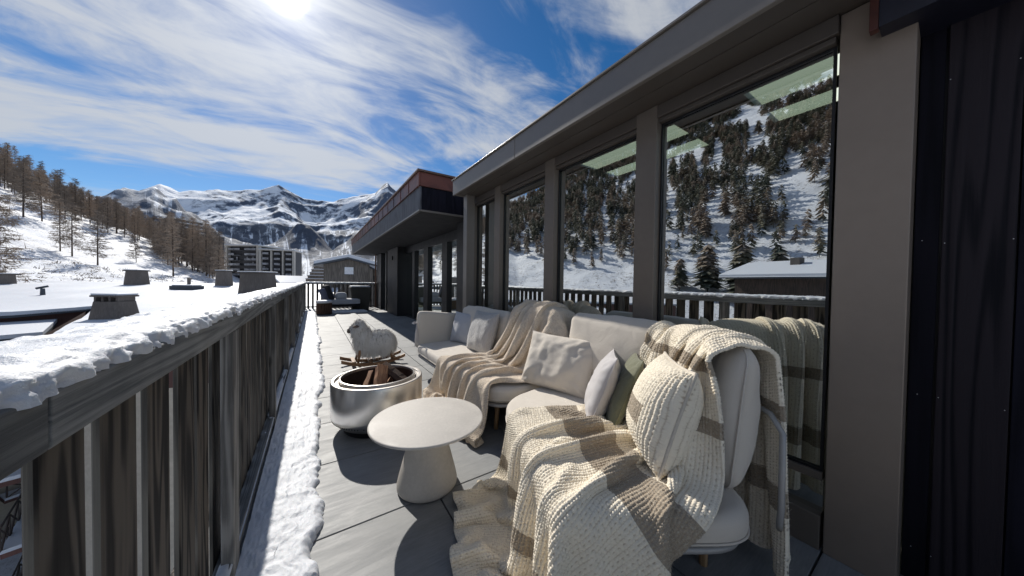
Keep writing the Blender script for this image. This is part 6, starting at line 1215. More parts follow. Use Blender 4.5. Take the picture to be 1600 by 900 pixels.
P = cloth("""1535 28 45 44 45 8 -36 -5 43 39 43 -8 -38 13 42 13 39 34 -13 8 45 46 17 -38 -47 -40 0 36 46 38 13 -458 26 45 42 46 11 -36 -7 44 37 43 -8 -37 13 42 11 40 31 -13 10 45 46 19 -38 -47 -37 5 37 45 36 1 -450 25 43 42 46 14 -35 -9 43 36 43 -7 -37 14 42 8 40 29 -13 12 45 46 20 -37 -46 -35 11 36 45 32 -10 -443 25 42 42 46 16 -34 -10 42 35 44 -8 -36 15 41 7 40 26 -12 13 44 47 22 -38 -44 -33 17 35 45 26 -20 -434 26 39 43 45 19 -34 -11 42 33 44 -7 -35 15 41 4 40 24 -12 15 44 46 25 -38 -43 -31 25 32 44 19 -27 -426 26 38 43 43 22 -33 -12 41 32 44 -7 -35 17 40 1 41 21 -11 16 45 46 26 -37 -42 -29 29 31 43 14 -35 -417 28 35 44 40 25 -32 -13 40 31 43 -6 -33 16 40 -1 41 18 -9 17 44 47 28 -38 -41 -26 28 32 44 8 -40 -409 30 32 44 37 29 -31 -15 40 29 43 -5 -32 16 39 -3 41 16 -8 19 43 47 30 -37 -40 -26 29 32 45 3 -43 -403 31 30 45 33 32 -29 -16 39 27 43 -5 -30 17 38 -7 42 13 -6 20 43 47 31 -36 -39 -25 30 33 45 -3 -45 -397 32 30 43 29 35 -27 -16 39 24 42 -5 -26 18 35 -10 41 11 -3 21 42 47 33 -36 -37 -25 31 35 44 -8 -46 -392 33 29 42 25 37 -24 -16 39 20 41 -5 -22 19 33 -14 41 9 0 22 42 46 34 -36 -34 -25 31 39 44 -16 -45 -388 34 28 40 22 38 -21 -13 38 14 40 -5 -18 20 31 -18 41 8 2 23 42 46 34 -35 -30 -25 34 43 38 -21 -45 -384 35 28 38 16 39 -18 -11 38 9 39 -5 -15 24 28 -23 41 7 6 23 41 45 35 -34 -27 -21 40 25 43 -21 -44 -379 35 27 36 11 38 -14 -8 37 3 38 -4 -11 27 25 -27 40 8 8 24 40 44 35 -34 -23 -16 34 26 44 -23 -45 -377 36 25 35 7 36 -8 -7 35 -1 36 -2 -3 23 24 -29 39 9 11 24 39 43 34 -33 -21 -20 29 41 46 -31 -39 -380 37 26 33 0 32 -1 -3 35 -10 35 -1 5 23 21 -33 39 10 14 26 36 42 33 -32 -18 -17 43 45 32 -36 -45 -374 38 29 33 -10 25 5 6 37 -24 32 4 10 30 13 -37 38 9 21 27 34 40 30 -31 -7 -2 44 9 23 -9 -46 -376 40 30 33 -20 15 8 23 33 -35 29 4 30 29 2 -39 36 10 30 30 30 31 30 -30 13 11 17 -21 23 20 -38 -385 34 30 32 -20 6 12 31 19 -30 28 15 30 35 -14 -36 32 20 28 28 30 28 30 -22 24 17 -11 -26 18 23 3 -424 33 30 32 -27 10 18 29 16 -30 26 21 28 34 -15 -35 31 24 26 29 28 27 29 -22 36 20 -8 -37 9 25 26 -448 31 29 22 -19 11 22 27 8 -27 26 25 30 29 -10 -34 27 27 26 29 28 26 27 -15 42 27 -15 -35 -3 30 28 -455 30 31 8 -22 22 27 22 9 -29 26 29 30 24 -1 -28 15 31 26 29 27 25 22 21 19 12 -3 -35 -2 23 28 -445 25 24 11 -23 22 31 20 17 -36 23 32 30 21 6 -28 8 34 28 29 28 19 23 31 -2 18 2 -35 -4 19 24 -431 23 32 13 -32 27 34 23 13 -34 16 35 32 33 -20 -16 8 36 30 29 29 5 25 32 -12 34 3 -40 -18 32 13 -413 44 35 -16 -24 31 41 33 -15 -25 14 40 37 30 -23 -23 16 42 30 31 29 -8 13 32 -5 37 6 -40 -10 29 -1 -380 42 28 -20 -32 36 45 37 -17 -34 17 45 41 30 -29 -32 24 43 36 30 31 -23 -1 34 7 38 7 -42 0 22 -12 -350 34 25 -22 -35 40 46 38 -18 -40 22 45 44 31 -33 -38 29 43 40 29 25 -31 -9 35 20 41 0 -41 2 6 36 -364 27 22 -26 -32 42 45 39 -20 -41 25 44 45 28 -35 -39 33 41 42 30 16 -36 -14 36 30 42 -6 -36 17 19 23 -362 22 19 -33 -24 41 44 39 -23 -40 28 44 45 23 -36 -37 35 40 41 30 8 -39 -19 38 38 41 -7 -18 35 23 8 -368 20 10 -35 -18 42 41 37 -25 -37 32 42 44 18 -37 -32 37 37 39 28 1 -40 -19 38 42 41 -8 11 39 20 2 -373 17 2 -36 -13 43 37 35 -27 -31 35 39 43 13 -37 -28 39 34 36 25 -3 -40 -17 38 41 41 -1 27 32 19 8 -374 12 -6 -35 -8 43 34 30 -27 -25 39 34 39 12 -35 -26 40 31 30 24 -4 -41 -10 37 36 41 13 34 26 17 12 -370 3 -11 -31 -5 42 30 24 -26 -16 28 38 35 14 -27 -29 32 35 21 24 -1 -41 -5 35 35 38 31 38 32 16 7 -374 -7 -12 -25 -4 43 25 14 -21 16 -13 44 32 15 -5 -34 10 35 18 27 3 -39 -2 33 34 39 39 38 31 -27 30 -363 -8 -8 -13 -5 19 28 10 6 -15 14 24 22 17 16 -21 -18 31 22 20 1 -22 -2 28 38 44 28 -2 3 40 23 -363 -8 -8 -11 -7 24 21 9 8 4 10 11 18 17 12 -2 -16 28 13 20 -4 -18 1 12 25 41 14 17 30 23 25 -354 -11 -8 -12 0 25 12 12 6 5 8 17 16 15 13 8 -12 25 9 22 -16 1 -4 26 32 18 20 11 -28 36 36 -321 -18 -10 -10 4 22 8 12 7 4 11 17 15 15 14 8 -5 22 9 22 -8 -7 8 29 15 18 -1 0 19 33 28 -314 -25 -16 -7 10 15 9 8 7 4 11 17 15 15 13 9 -1 19 10 20 9 -22 19 18 14 18 10 13 8 26 23 -295 -29 -24 -17 12 14 11 6 6 4 11 17 16 14 13 9 2 16 11 20 16 -18 12 16 15 19 20 6 17 14 22 -279 -28 -27 -8 -10 15 5 6 5 5 10 18 17 13 13 9 3 14 13 19 17 -7 5 19 11 19 20 16 7 17 19 -259 -34 -20 -25 5 -5 2 6 4 4 11 19 16 14 13 8 4 12 16 19 17 5 -4 20 11 21 15 16 15 12 18 -248 -27 -30 -12 -2 -15 -5 5 2 3 13 19 16 15 13 9 3 11 17 23 14 8 -4 19 11 19 16 15 14 15 17 -233 -31 -19 -9 -17 -16 -13 1 1 2 15 20 16 16 14 7 1 11 23 23 11 11 -5 17 12 19 16 15 15 15 16 -220 -24 -14 -14 -16 -19 -21 -11 0 0 19 19 18 18 11 8 -3 15 28 21 8 11 -6 17 15 17 16 15 15 15 15 -202 -19 -16 -16 -19 -23 -22 -14 -9 -1 20 19 20 20 9 9 -8 23 34 10 7 12 -6 16 20 15 16 15 15 14 13 -185 -18 -17 -21 -23 -22 -12 -16 -20 -2 17 15 33 9 9 12 -9 32 26 9 9 12 -8 16 21 15 17 14 15 15 22 -185 -18 -20 -22 -20 -11 -13 -23 -23 2 19 6 30 12 11 12 -12 35 19 12 12 15 -8 14 25 16 16 16 17 18 18 -196 -17 -20 -18 -10 -15 -22 -23 -12 31 7 -2 34 17 17 -18 -2 42 19 17 6 26 -20 15 37 17 16 18 14 20 15 -233 -15 -15 -11 -16 -20 -18 -20 29 33 -21 12 39 17 5 -33 13 43 29 17 8 23 -27 13 45 24 6 24 14 19 10 -274 -12 -12 -12 0 -24 -24 21 42 12 -31 24 43 17 -22 -25 20 45 37 20 12 9 -25 11 45 35 4 18 16 16 6 -314 -11 -5 19 -23 -24 8 40 35 -17 -23 34 42 9 -28 -23 25 46 40 23 22 -12 -9 3 41 43 11 7 16 15 0 -351 -11 19 1 -7 -11 38 42 8 -34 -2 40 38 -1 -34 -17 29 46 41 28 23 -10 1 -9 35 46 24 2 8 12 -7 -390 0 20 12 -5 34 41 29 -23 -33 27 37 31 -12 -38 -10 35 44 41 31 30 10 -11 -17 27 45 33 16 0 -7 -12 -428 12 19 32 36 31 27 19 -33 -24 40 34 23 -25 -36 2 41 35 40 33 21 -3 21 -15 20 41 38 -7 -5 -4 -9 -451 16 31 34 39 23 29 29 11 -33 -4 35 32 -6 -41 -4 40 38 35 32 17 -19 17 24 28 31 22 0 -35 -8 -5 -441 43 20 36 28 6 30 30 27 17 -30 15 13 24 -7 -38 20 38 37 32 27 6 -30 26 29 30 23 14 -11 -46 -16 -400 32 42 16 17 -4 30 31 28 11 13 -14 6 20 30 -7 -39 36 36 27 26 28 -13 -14 33 32 13 11 12 -20 -44 -335 1 26 29 -4 -22 28 35 20 18 -2 13 6 4 26 3 -5 1 34 20 25 25 8 -19 32 18 9 9 13 11 -7 -394 20 18 21 19 -7 -6 34 22 7 -5 9 13 19 19 -5 6 11 12 22 27 24 -1 9 12 17 4 8 18 7 15 -413 20 20 23 15 7 -3 22 20 0 -2 12 21 14 11 7 -7 13 18 33 20 16 -1 7 14 14 11 4 15 14 12 -414 20 21 22 18 3 14 8 17 -3 6 12 17 13 10 9 -8 16 30 25 13 13 0 10 12 20 8 6 10 14 15 -415 21 21 21 20 0 14 9 15 -5 8 12 16 14 8 11 -2 19 36 21 4 10 0 13 12 23 25 -15 9 14 15
337 38 10 -18 8 45 29 45 11 -28 13 44 27 42 -15 -45 -23 30 45 45 11 -6 42 26 -3 24 46 29 3 -26 -46 -403 39 14 -19 5 44 30 44 12 -29 11 44 28 43 -16 -46 -22 33 45 45 11 -6 41 25 -7 26 46 28 6 -29 -47 -398 40 17 -19 1 43 30 44 13 -30 10 44 29 42 -15 -47 -21 35 45 45 11 -5 39 25 -12 28 45 29 8 -33 -45 -395 40 21 -19 -3 41 32 43 15 -32 8 44 30 42 -15 -47 -20 37 46 44 11 -5 39 23 -15 30 42 31 9 -36 -42 -393 39 25 -16 -9 40 32 44 15 -33 7 44 30 42 -15 -48 -18 39 46 43 13 -5 37 23 -18 31 38 34 10 -40 -37 -391 38 29 -13 -15 38 32 44 17 -35 5 45 30 42 -15 -48 -16 40 46 43 14 -5 36 22 -21 33 37 35 8 -43 -31 -389 37 32 -10 -21 36 33 43 18 -36 4 44 32 42 -17 -47 -14 41 46 43 15 -4 34 22 -22 34 37 36 1 -44 -22 -390 36 35 -7 -26 33 34 42 19 -37 3 44 34 41 -18 -46 -13 43 46 42 17 -4 34 21 -24 35 38 34 -5 -44 -14 -390 35 36 -2 -31 30 35 42 19 -37 1 44 36 41 -19 -47 -10 43 47 42 17 -1 31 22 -26 35 37 33 -10 -43 -6 -392 35 37 3 -35 25 37 42 20 -39 -1 45 38 42 -22 -45 -9 44 47 41 19 1 30 22 -28 34 36 31 -13 -43 4 -395 33 37 11 -39 20 38 42 22 -41 -3 45 41 42 -25 -43 -7 45 46 41 20 3 30 22 -32 33 35 25 -9 -40 10 -400 33 36 18 -41 13 39 44 23 -42 -5 45 42 41 -25 -42 -5 45 47 41 20 7 29 21 -36 33 32 14 6 -37 12 -405 31 37 23 -41 5 41 44 24 -42 -7 45 43 40 -25 -39 -4 45 47 40 22 10 29 19 -38 32 22 39 -3 -37 13 -412 30 37 28 -41 -3 43 44 26 -43 -9 45 46 38 -26 -35 -4 46 46 40 24 14 29 18 -41 30 31 38 -4 -35 9 -416 29 40 27 -41 -9 45 46 24 -43 -9 45 47 41 -29 -33 -4 46 45 40 27 17 30 17 -39 33 36 28 0 -22 -7 -422 28 39 29 -39 -15 46 47 23 -41 -11 46 47 41 -30 -29 -3 45 45 39 29 20 33 16 -40 35 14 11 36 11 -8 -460 27 37 33 -35 -22 46 46 23 -37 -11 46 45 36 -25 -24 -3 45 42 38 32 25 35 14 -43 33 -4 34 33 37 -4 -495 25 34 38 -29 -27 45 40 26 -31 -9 45 37 37 -15 -28 3 44 37 35 35 34 36 9 -38 35 19 15 36 23 18 -525 33 36 36 -30 -25 44 34 34 -37 0 42 36 28 7 -40 9 36 37 36 36 37 39 4 -15 30 19 9 35 -5 43 -523 33 37 25 -35 -12 42 34 36 -36 2 39 38 29 7 -40 11 32 38 36 36 40 40 -1 4 25 19 -11 40 -3 19 -491 32 34 15 -32 -2 38 33 27 -40 21 35 37 33 9 -41 13 30 36 37 38 40 39 -6 17 23 15 -31 33 6 20 -479 34 37 2 -37 18 33 34 18 -38 28 34 36 36 11 -35 8 27 35 36 39 39 36 -3 26 -39 31 -8 20 15 31 -473 36 37 -6 -35 24 32 37 9 -30 27 30 37 38 10 -35 13 23 35 35 37 42 24 7 4 -28 16 3 33 6 35 -471 39 34 -8 -33 28 30 38 7 -31 32 25 33 38 9 -40 26 19 33 35 36 37 24 24 -27 -9 13 -17 33 34 36 -475 15 32 15 -28 28 20 38 17 -35 35 18 25 34 19 -38 32 2 34 35 34 34 37 24 -44 -5 27 -16 36 36 37 -511 19 38 25 -12 24 9 28 28 -26 35 5 19 35 23 -24 31 -9 28 35 35 32 43 16 -44 -3 37 -9 37 40 11 -523 31 39 30 4 18 0 24 32 -14 35 -5 15 35 23 -9 29 -11 17 36 38 25 43 15 -40 -2 40 2 39 42 -7 -536 37 41 30 19 15 -9 23 34 -3 34 -11 10 36 22 4 27 -16 14 35 42 16 40 16 -30 0 40 11 36 41 -8 -554 40 43 25 33 14 -16 21 35 9 32 -16 5 39 20 16 25 -23 16 35 43 7 35 19 -15 2 37 24 22 37 29 -600 42 46 24 39 14 -22 22 35 19 29 -21 3 41 19 26 21 -27 18 36 44 -2 33 22 1 2 35 31 12 49 16 -612 43 47 26 42 13 -28 25 35 28 24 -26 5 43 21 31 15 -30 23 38 43 -6 33 26 12 5 37 30 9 32 22 -623 45 46 29 45 10 -32 28 36 35 15 -33 15 44 26 33 5 -31 32 39 43 -8 36 26 22 11 39 26 17 8 24 -636 46 46 34 45 5 -35 32 38 42 -16 -16 26 44 34 36 -25 -16 42 39 44 -8 37 25 29 23 36 28 18 2 20 -660 47 45 41 45 -3 -40 38 40 43 -7 4 4 44 46 18 -45 15 43 37 46 -4 35 26 29 31 34 35 76 34 2 -765 47 46 45 47 -30 -21 45 46 29 28 -40 38 34 44 0 -27 31 36 37 35 5 41 25 30 28 34 91 24 21 9 -787 46 46 47 33 -34 9 46 48 47 -9 -11 39 25 41 23 -18 30 20 39 21 16 40 39 56 37 28 18 25 21 33 -807 43 46 45 22 -32 34 47 48 48 -20 15 28 27 46 35 -15 31 15 39 0 39 33 42 40 17 22 23 83 45 24 -865 32 43 49 1 -13 48 46 46 45 -22 35 13 37 47 38 -8 34 12 42 6 13 42 33 23 31 38 56 37 37 39 -867 24 33 45 -18 22 47 45 46 37 -11 38 9 44 46 38 -3 36 8 43 29 -8 39 33 20 41 39 46 42 40 40 -868 19 18 28 -23 46 44 49 47 27 6 27 16 46 47 37 1 35 8 44 41 -5 31 27 26 42 44 40 44 38 41 -873 18 18 -24 20 43 45 47 47 14 28 9 33 44 47 36 5 32 11 43 44 11 23 33 17 43 43 45 40 41 40 -871 2 -20 1 39 34 43 47 47 9 37 -1 43 45 45 36 10 26 18 44 43 30 12 35 12 43 43 44 45 42 39 -903 -14 2 30 36 27 35 45 47 6 36 7 45 45 44 35 12 22 31 39 41 38 11 36 5 43 44 45 44 44 43 -941 7 25 31 26 23 27 41 46 9 29 23 45 44 44 34 11 24 37 39 36 44 10 35 2 44 44 45 45 44 45 -948 21 28 28 27 21 14 29 44 17 25 42 40 42 42 37 7 35 35 22 46 46 13 34 1 44 45 45 45 45 43 -942 26 28 26 23 14 10 25 32 29 38 41 34 36 47 43 7 40 1 42 47 45 23 32 4 44 44 45 44 42 40 -931 26 26 21 13 15 27 21 17 37 44 34 25 46 45 42 18 6 21 47 46 44 31 34 5 44 43 44 44 42 34 -928 26 23 15 21 28 26 15 7 40 43 39 22 43 44 43 22 -9 39 44 43 43 33 36 10 42 42 42 44 43 40 -943 28 21 25 30 26 11 -3 32 34 43 36 18 42 43 33 38 -10 42 43 43 36 38 38 4 44 41 43 45 42 44 -952 34 29 33 24 7 -5 28 33 28 37 39 13 43 46 29 42 -7 35 42 45 40 38 42 -1 41 46 41 45 43 46 -964 40 37 15 0 6 33 39 13 42 33 36 13 44 39 38 40 -2 26 41 44 44 40 45 7 28 47 43 45 44 47 -979 44 18 -6 17 37 45 15 26 41 37 29 18 46 36 38 38 1 22 40 41 44 46 46 18 16 45 47 44 45 47 -994 42 -10 12 47 44 24 12 44 28 44 24 26 46 30 42 35 6 20 37 40 46 47 45 29 10 40 47 47 45 46 -1005 30 -17 39 44 33 19 36 38 29 38 28 34 44 25 44 31 15 19 36 36 47 46 44 37 12 33 45 48 47 45 -1008 8 28 15 31 36 38 41 30 36 23 32 42 33 28 43 23 30 22 33 40 43 38 43 41 23 27 40 46 46 47 -998 21 28 29 25 34 35 38 40 32 33 23 24 40 21 40 22 27 33 34 42 37 41 22 36 36 42 43 23 46 44 -954 18 32 22 31 21 36 37 40 43 33 30 11 34 33 27 37 18 29 36 40 40 33 32 28 38 42 46 33 9 40 -911 25 19 26 32 14 35 34 37 42 44 32 7 33 38 32 20 30 25 36 38 41 32 30 32 26 42 43 45 24 10 -919 44 34 29 25 15 33 33 29 39 35 45 16 27 37 15 43 32 23 28 39 39 15 40 26 34 28 47 39 33 43 -947 42 42 39 31 21 22 31 32 20 28 43 31 38 37 7 29 42 19 37 38 41 -1 33 40 2 47 46 25 43 17 -902 43 43 42 30 24 26 31 29 0 28 39 30 42 40 30 10 34 37 34 42 39 -4 28 12 22 42 46 34 20 43 -894 43 43 42 35 17 39 21 26 -11 40 22 41 36 37 43 10 38 37 29 39 39 -4 31 4 31 33 38 42 23 45 -887 43 42 43 38 10 37 23 25 -16 37 24 44 34 34 46 22 39 7 32 44 48 -2 34 5 39 39 18 40 30 45
79 -1 0 2 2 0 1 0 0 1 1 1 1 0 -1 0 1 0 -2 -2 2 2 -1 -1 1 2 2 -6 -8 -6 -4 62 -1 -1 3 1 1 1 0 0 0 2 1 0 1 -1 -1 1 1 -3 -1 1 3 -1 -1 0 3 1 -6 -7 -7 -4 63 -1 -1 3 1 1 1 0 0 0 2 1 0 1 -1 -1 1 1 -3 -1 1 2 0 -1 0 3 0 -5 -8 -6 -5 65 -2 -1 3 2 0 1 0 0 1 1 1 1 0 -1 -1 2 0 -3 -1 1 3 -1 -1 1 2 -1 -5 -7 -6 -5 65 -1 -2 3 2 0 2 0 -1 1 2 1 0 0 -1 0 1 0 -3 -1 2 2 -1 -1 1 2 -1 -5 -7 -6 -5 66 -1 -3 2 4 0 1 0 0 1 1 2 0 -1 0 -1 2 0 -3 -2 2 3 -1 -1 1 2 -1 -7 -6 -6 -5 67 -2 -2 1 5 0 1 0 0 0 2 2 -1 0 0 -1 2 0 -4 -1 2 3 -1 -2 1 2 -2 -5 -7 -6 -5 68 -2 -3 2 5 0 1 0 -1 1 3 1 -1 0 0 -1 3 -1 -4 -1 2 3 -1 -3 2 1 -2 -5 -6 -6 -5 68 -2 -3 1 6 1 0 0 -1 1 3 1 0 -1 -1 0 3 -1 -4 -1 2 3 -1 -3 2 0 -1 -6 -6 -6 -4 68 -2 -2 0 6 2 0 0 -1 1 3 1 -1 -1 0 0 3 -2 -4 -1 2 3 -1 -4 3 0 -1 -7 -7 -4 -5 69 -2 -4 2 6 3 0 -1 -1 1 4 0 -1 -2 1 0 4 -3 -4 -1 2 4 -2 -4 3 -1 -1 -8 -6 -2 -6 69 -1 -4 1 6 5 -1 -2 -1 2 4 0 -2 -2 2 0 4 -3 -4 -1 2 3 -1 -6 4 1 -6 -10 -1 -2 -7 71 -2 -2 0 5 6 -1 -2 -1 1 6 -2 -2 1 0 0 4 -4 -4 -1 2 3 -1 -6 4 0 -9 -12 0 2 -7 72 -1 0 -1 3 8 -2 -2 0 0 6 -2 -2 2 0 -1 5 -5 -4 -1 2 3 -1 -8 6 -2 -11 -11 -2 4 -6 74 0 -1 -1 3 8 -2 -3 1 -1 7 -3 -3 2 2 -1 5 -6 -4 0 1 3 -2 -9 7 -9 -11 -6 -4 1 2 74 1 0 0 -1 10 -2 -2 0 -2 8 -5 -2 3 3 -2 5 -7 -3 0 1 3 -3 -11 9 -13 -14 -15 11 -22 4 95 3 2 -1 -3 10 -3 0 2 -6 10 -7 -2 8 2 -4 6 -10 -2 1 1 2 -4 -13 12 -17 -18 -31 16 -18 1 112 7 2 2 -10 10 -6 5 4 -11 12 -12 2 13 0 -4 3 -13 3 3 1 -4 -4 -12 14 -29 -34 -39 6 25 -8 120 8 2 1 -8 8 -9 9 1 -3 5 -11 2 13 -4 0 2 -13 5 2 2 -7 -5 -8 4 -34 -41 -37 0 41 -2 105 10 1 12 -17 14 -13 11 -6 -1 9 -13 2 16 -12 0 8 -13 2 1 1 -5 -8 -10 2 -34 -40 -28 -6 40 22 58 16 1 22 -23 21 -15 17 -22 0 14 -15 3 21 -22 -1 18 -19 1 0 0 -6 -1 -17 9 -27 -42 -8 -11 38 30 28 9 1 17 -17 18 -17 23 -24 1 9 -10 1 20 -22 0 19 -18 0 0 -1 -8 -12 -34 27 -17 -6 -17 -8 41 25 -21 16 19 -17 3 11 -9 16 -18 -3 9 -8 0 14 -22 2 20 -15 -1 -2 -2 -1 -31 -34 43 -13 -13 22 -13 37 21 -47 15 1 -14 8 7 -7 8 -12 -3 12 -9 -2 -1 0 -9 20 -16 0 -1 -5 4 -29 -17 26 -22 -7 21 26 9 24 -56 -2 -6 5 6 3 -10 0 2 -4 11 -12 -7 1 1 0 11 -19 -2 -1 -4 6 -13 -19 11 -15 0 14 24 12 26 -66 -2 -3 0 14 -2 -11 -1 -1 5 7 -13 -8 -3 3 9 4 -17 -6 -4 -3 11 -2 -23 1 -12 -1 20 22 14 25 -69 -4 -3 0 16 -4 -11 -4 0 9 4 -12 -9 -6 6 13 1 -15 -10 -5 -3 16 3 -23 -8 -14 5 24 23 22 6 -65 -5 -4 3 14 -5 -10 -7 2 12 2 -11 -10 -7 8 15 -2 -14 -12 -6 -1 20 5 -22 -16 -15 11 25 24 22 0 -65 -5 -6 8 11 -5 -10 -9 4 13 0 -10 -10 -7 10 15 -4 -13 -12 -7 2 21 8 -23 -20 -17 14 26 21 21 -4 -61 -6 -4 10 8 -6 -8 -11 6 14 -2 -9 -11 -6 12 14 -6 -12 -13 -7 5 21 9 -21 -22 -19 16 25 16 34 -19 -58 -5 -3 11 6 -6 -7 -12 8 13 -3 -7 -13 -5 13 14 -8 -10 -13 -8 8 20 7 -17 -21 -21 16 20 18 21 0 -65 -5 -1 11 5 -7 -6 -11 9 11 -4 -3 -15 -4 13 14 -10 -9 -11 -8 9 19 5 -14 -19 -20 13 14 17 25 -3 -63 -5 1 10 4 -7 -4 -12 10 8 13 -16 -15 -5 13 17 -6 -16 -5 -10 7 19 6 -16 -17 -14 4 11 28 37 -7 -82 -2 2 7 5 -7 0 -12 9 2 34 -20 -24 -5 9 17 9 -23 -2 -13 4 17 8 -19 -15 -8 -2 8 19 64 -19 -84 -1 -1 4 2 29 -23 -9 -6 26 19 -11 0 -25 -11 18 30 -15 -17 -3 9 -7 10 -20 -14 -3 -5 4 39 1 4 -44 1 0 0 28 15 -37 -4 -2 6 17 39 -18 -36 -8 27 33 -8 -40 1 39 -30 -7 -18 -1 -4 24 -18 -7 5 -1 -12 16 1 0 36 -11 -25 0 0 2 33 33 -34 -34 0 20 42 -6 -44 -11 43 1 -26 10 7 -36 -2 -8 1 10 -1 -46 30 16 0 38 -29 -9 0 0 10 40 14 -43 -21 0 17 46 -8 -44 -11 32 37 -16 10 -37 -27 -9 12 17 -15 -4 -79 35 29 15 14 14 -8 -12 -8 20 43 -10 -44 -9 0 18 45 -12 -45 -6 25 39 16 -27 -40 -13 22 -3 -19 0 0 -113 34 34 32 34 -4 -16 -1 0 29 39 -29 -39 0 0 18 45 -19 -42 -2 10 42 27 -33 -37 -9 0 25 0 -24 -1 -148 34 34 37 36 -1 8 0 0 36 28 -40 -24 0 0 19 44 -24 -39 0 0 40 36 -26 -42 -8 0 0 22 -10 -12 -182 33 38 39 24 30 17 1 0 42 12 -44 -10 0 0 20 42 -29 -33 0 0 29 41 -20 -42 -8 0 0 0 13 -13 -216 36 37 34 30 36 34 9 0 46 -7 -39 0 0 0 21 40 -34 -26 12 -13 19 44 -15 -45 -3 0 0 0 5 -5 -248 35 35 35 36 39 40 26 3 46 -22 -25 0 0 0 21 39 -36 -6 6 -24 11 46 -14 -43 0 0 0 0 0 0 -282 35 36 35 37 39 41 41 18 38 -31 -7 11 8 -19 19 38 -28 11 -36 -4 3 46 -12 -37 0 0 0 0 1 3 -319 35 36 36 38 40 42 39 36 30 -17 3 24 -24 -3 11 39 -6 -31 -13 0 0 36 -9 -27 0 0 0 0 12 -5 -354 35 36 37 40 40 38 38 43 33 1 20 -14 -1 5 -9 37 -16 -16 0 -1 -2 18 -4 -14 0 -1 -1 0 5 -3 -375 35 37 39 39 37 38 41 42 24 6 20 -2 -6 -1 -3 28 -17 3 -5 -7 -4 11 -2 -9 -2 -2 -2 -1 1 4 -368 34 37 37 35 38 42 42 30 14 10 14 1 -5 -5 15 13 -14 0 -5 -4 -6 9 -2 -12 0 -2 -2 0 1 3 -340 30 34 33 39 43 44 30 16 13 14 7 1 -2 -1 19 2 -10 -3 -4 -5 -3 6 -1 -11 -1 -2 -1 0 0 3 -302 22 28 43 48 39 24 14 17 11 14 4 1 0 7 12 0 -9 -4 -3 -5 -2 3 -1 -8 -2 -2 -1 0 0 2 -254 10 42 43 36 16 11 18 13 12 12 2 2 2 10 9 -2 -8 -5 -3 -2 -2 0 -1 -5 -5 -1 -1 0 0 2 -205 13 40 42 -4 11 12 18 9 18 5 2 1 4 12 8 -5 -7 -6 -2 -2 -2 2 -4 -3 -6 0 -2 0 0 3 -157 25 38 3 -9 3 15 9 14 18 0 1 1 6 14 5 -6 -7 -6 -2 -1 3 -3 -5 -3 -5 -1 1 -2 0 4 -110 35 20 -31 -9 4 8 11 16 16 1 -2 0 11 13 2 -6 -7 -6 -3 4 15 -18 -6 -4 -4 -2 14 -2 -4 1 -66 39 -5 -13 -6 -16 0 1 23 9 31 -16 -24 15 6 13 -13 -9 -4 -2 10 23 -6 -34 -7 -3 2 18 22 7 -15 -47 5 27 23 -20 -35 0 0 0 13 19 25 -42 -15 29 -12 17 -23 -11 0 2 24 13 -21 -18 0 0 0 27 7 21 -28 -26 -1 30 21 -46 1 9 4 -19 3 34 -17 -20 1 10 -11 0 15 -15 0 0 1 -1 10 20 -18 -12 0 7 14 -2 18 -18 -15 42 -30 -16 0 27 3 -30 6 40 -36 -9 44 -12 -20 10 -23 0 1 43 -14 16 -19 -27 0 17 28 -20 -25 0 1 -1 28 6 -34 0 18 33 -36 -2 30 -18 -25 36 32 -16 -38 -14 0 0 45 28 -22 -44 -7 4 36 -4 -36 0 0 0 0 26 33 -37 -22 20 41 -31 4 -24 -6 -4 26 40 -24 -21 5 -11 -15 43 31 -40 -33 19 5 24 -38 -11 0 0 0 0 18 41 -19 -40 23 41 -13 -38 -13 20 -20 12 44 -9 3 -25 -10 -15 42 23 -43 -22 27 24 -13 -38 0 0 0 0 0 13 44 -18 -39 26 38 -19 -39 -6 26 -25 -1 41 4 -30 -15 0 0 42 15 -46 -11 0 39 -9 -30 0""", 63, 31, 19)
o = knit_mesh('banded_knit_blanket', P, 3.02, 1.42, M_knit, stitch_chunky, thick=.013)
tag(o, 'chunky cream knit blanket with brown bands draped over the near corner sofa', 'blanket')
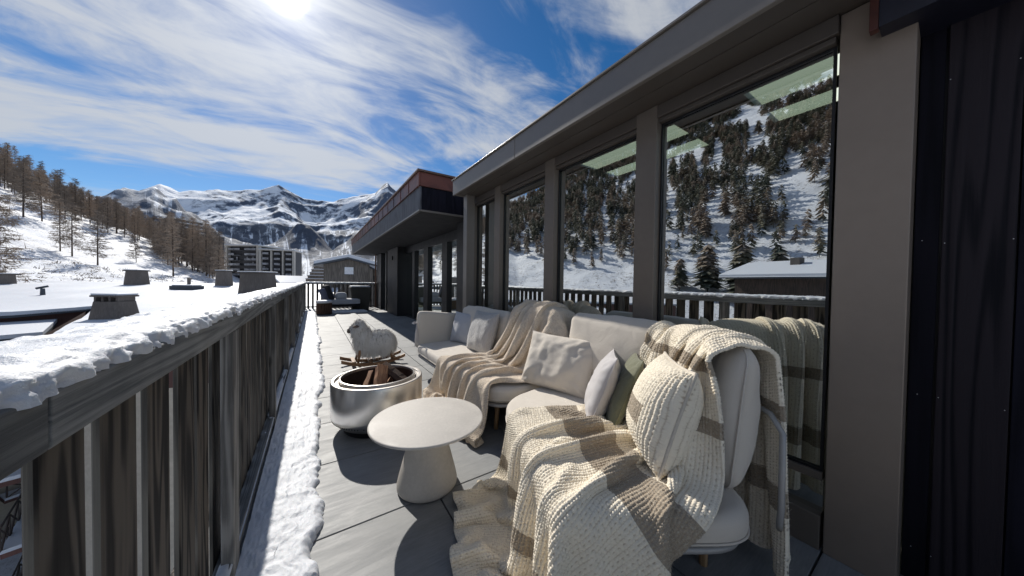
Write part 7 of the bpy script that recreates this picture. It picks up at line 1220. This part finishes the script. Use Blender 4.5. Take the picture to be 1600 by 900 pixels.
def fuzz(o, P, n, seed, mat, ln=.008):
    r = np.random.default_rng(seed); N = normals(P); nu, nv, _ = P.shape; i = r.integers(0, nu, n); j = r.integers(0, nv, n)
    s_ = np.where(r.random(n) < .5, 1, -1)[:, None]; b0 = P[i, j]+N[i, j]*s_*.009; d = N[i, j]*s_*r.uniform(.3, 1, (n, 1))+r.normal(size=(n, 3))*.7; d *= ln*r.uniform(.4, 1.2, (n, 1))
    sd_ = np.cross(d, r.normal(size=(n, 3))); sd_ /= np.linalg.norm(sd_, axis=1, keepdims=True)+1e-9; sd_ *= .00035
    V = np.stack([b0-sd_, b0+sd_, b0+d], 1).reshape(-1, 3); f = meshobj('stray_fibres', V, np.arange(3*n).reshape(n, 3), mat, o); tag(f, kind='stuff')
fuzz(o, P, 45000, 1, plain('stray_wool', (.80, .72, .60), .9, 0, .1))
# knitted pillow
e = empty('knitted_pillow', (0, 0, 0), 0, 'plump chunky cream knit pillow with a brown patch resting against the blanketed sofa back', 'cushion')
e.matrix_world = basis((1.35, .745, .675), (.22, -.20, 1), (-.62, .62, .1))
V, F = pillow_mesh(.40, .46, .26, n=150, seed=40, wr=.002)
U_ = V[:, 0]; W_ = V[:, 2]; D, _b = stitch_chunky(W_+1, U_+1, [])
nn = np.stack([U_/.2*.4, np.sign(V[:, 1])*1.0, W_/.23*.4], 1); nn /= np.linalg.norm(nn, axis=1, keepdims=True)
rimf = np.clip(np.abs(V[:, 1])/.02, 0, 1); V = V+nn*(D*rimf)[:, None]
o = meshobj('cover', V, F, M_knit, e, smooth=True)
bd = (np.abs(W_+.035+.0*U_) < .045)*(np.abs(U_-.02) < .12)*1.0
for nm, arr in (('band', bd), ('groove', D)):
    a = o.data.attributes.new(nm, 'FLOAT', 'POINT'); a.data.foreach_set('value', arr.astype(np.float32))
n = 150; u = np.sin(np.linspace(-1, 1, n)*math.pi/2)
pts = [(a, -1) for a in u]+[(1, a) for a in u[1:]]+[(a, 1) for a in u[::-1][1:]]+[(-1, a) for a in u[::-1][1:]]
P3 = [(U*.20*(1-.07*(1-V_**2)**.8*abs(U)), 0, V_*.23*(1-.07*(1-U**2)**.8*abs(V_))) for U, V_ in pts]
mm = MB(); mm.tube(P3, .007, 8, False); mm.build('seam_cord', plain('cream_wool_cord', (.66, .60, .51), .95, 0, .1, 60, .8, .004), e, smooth=True)
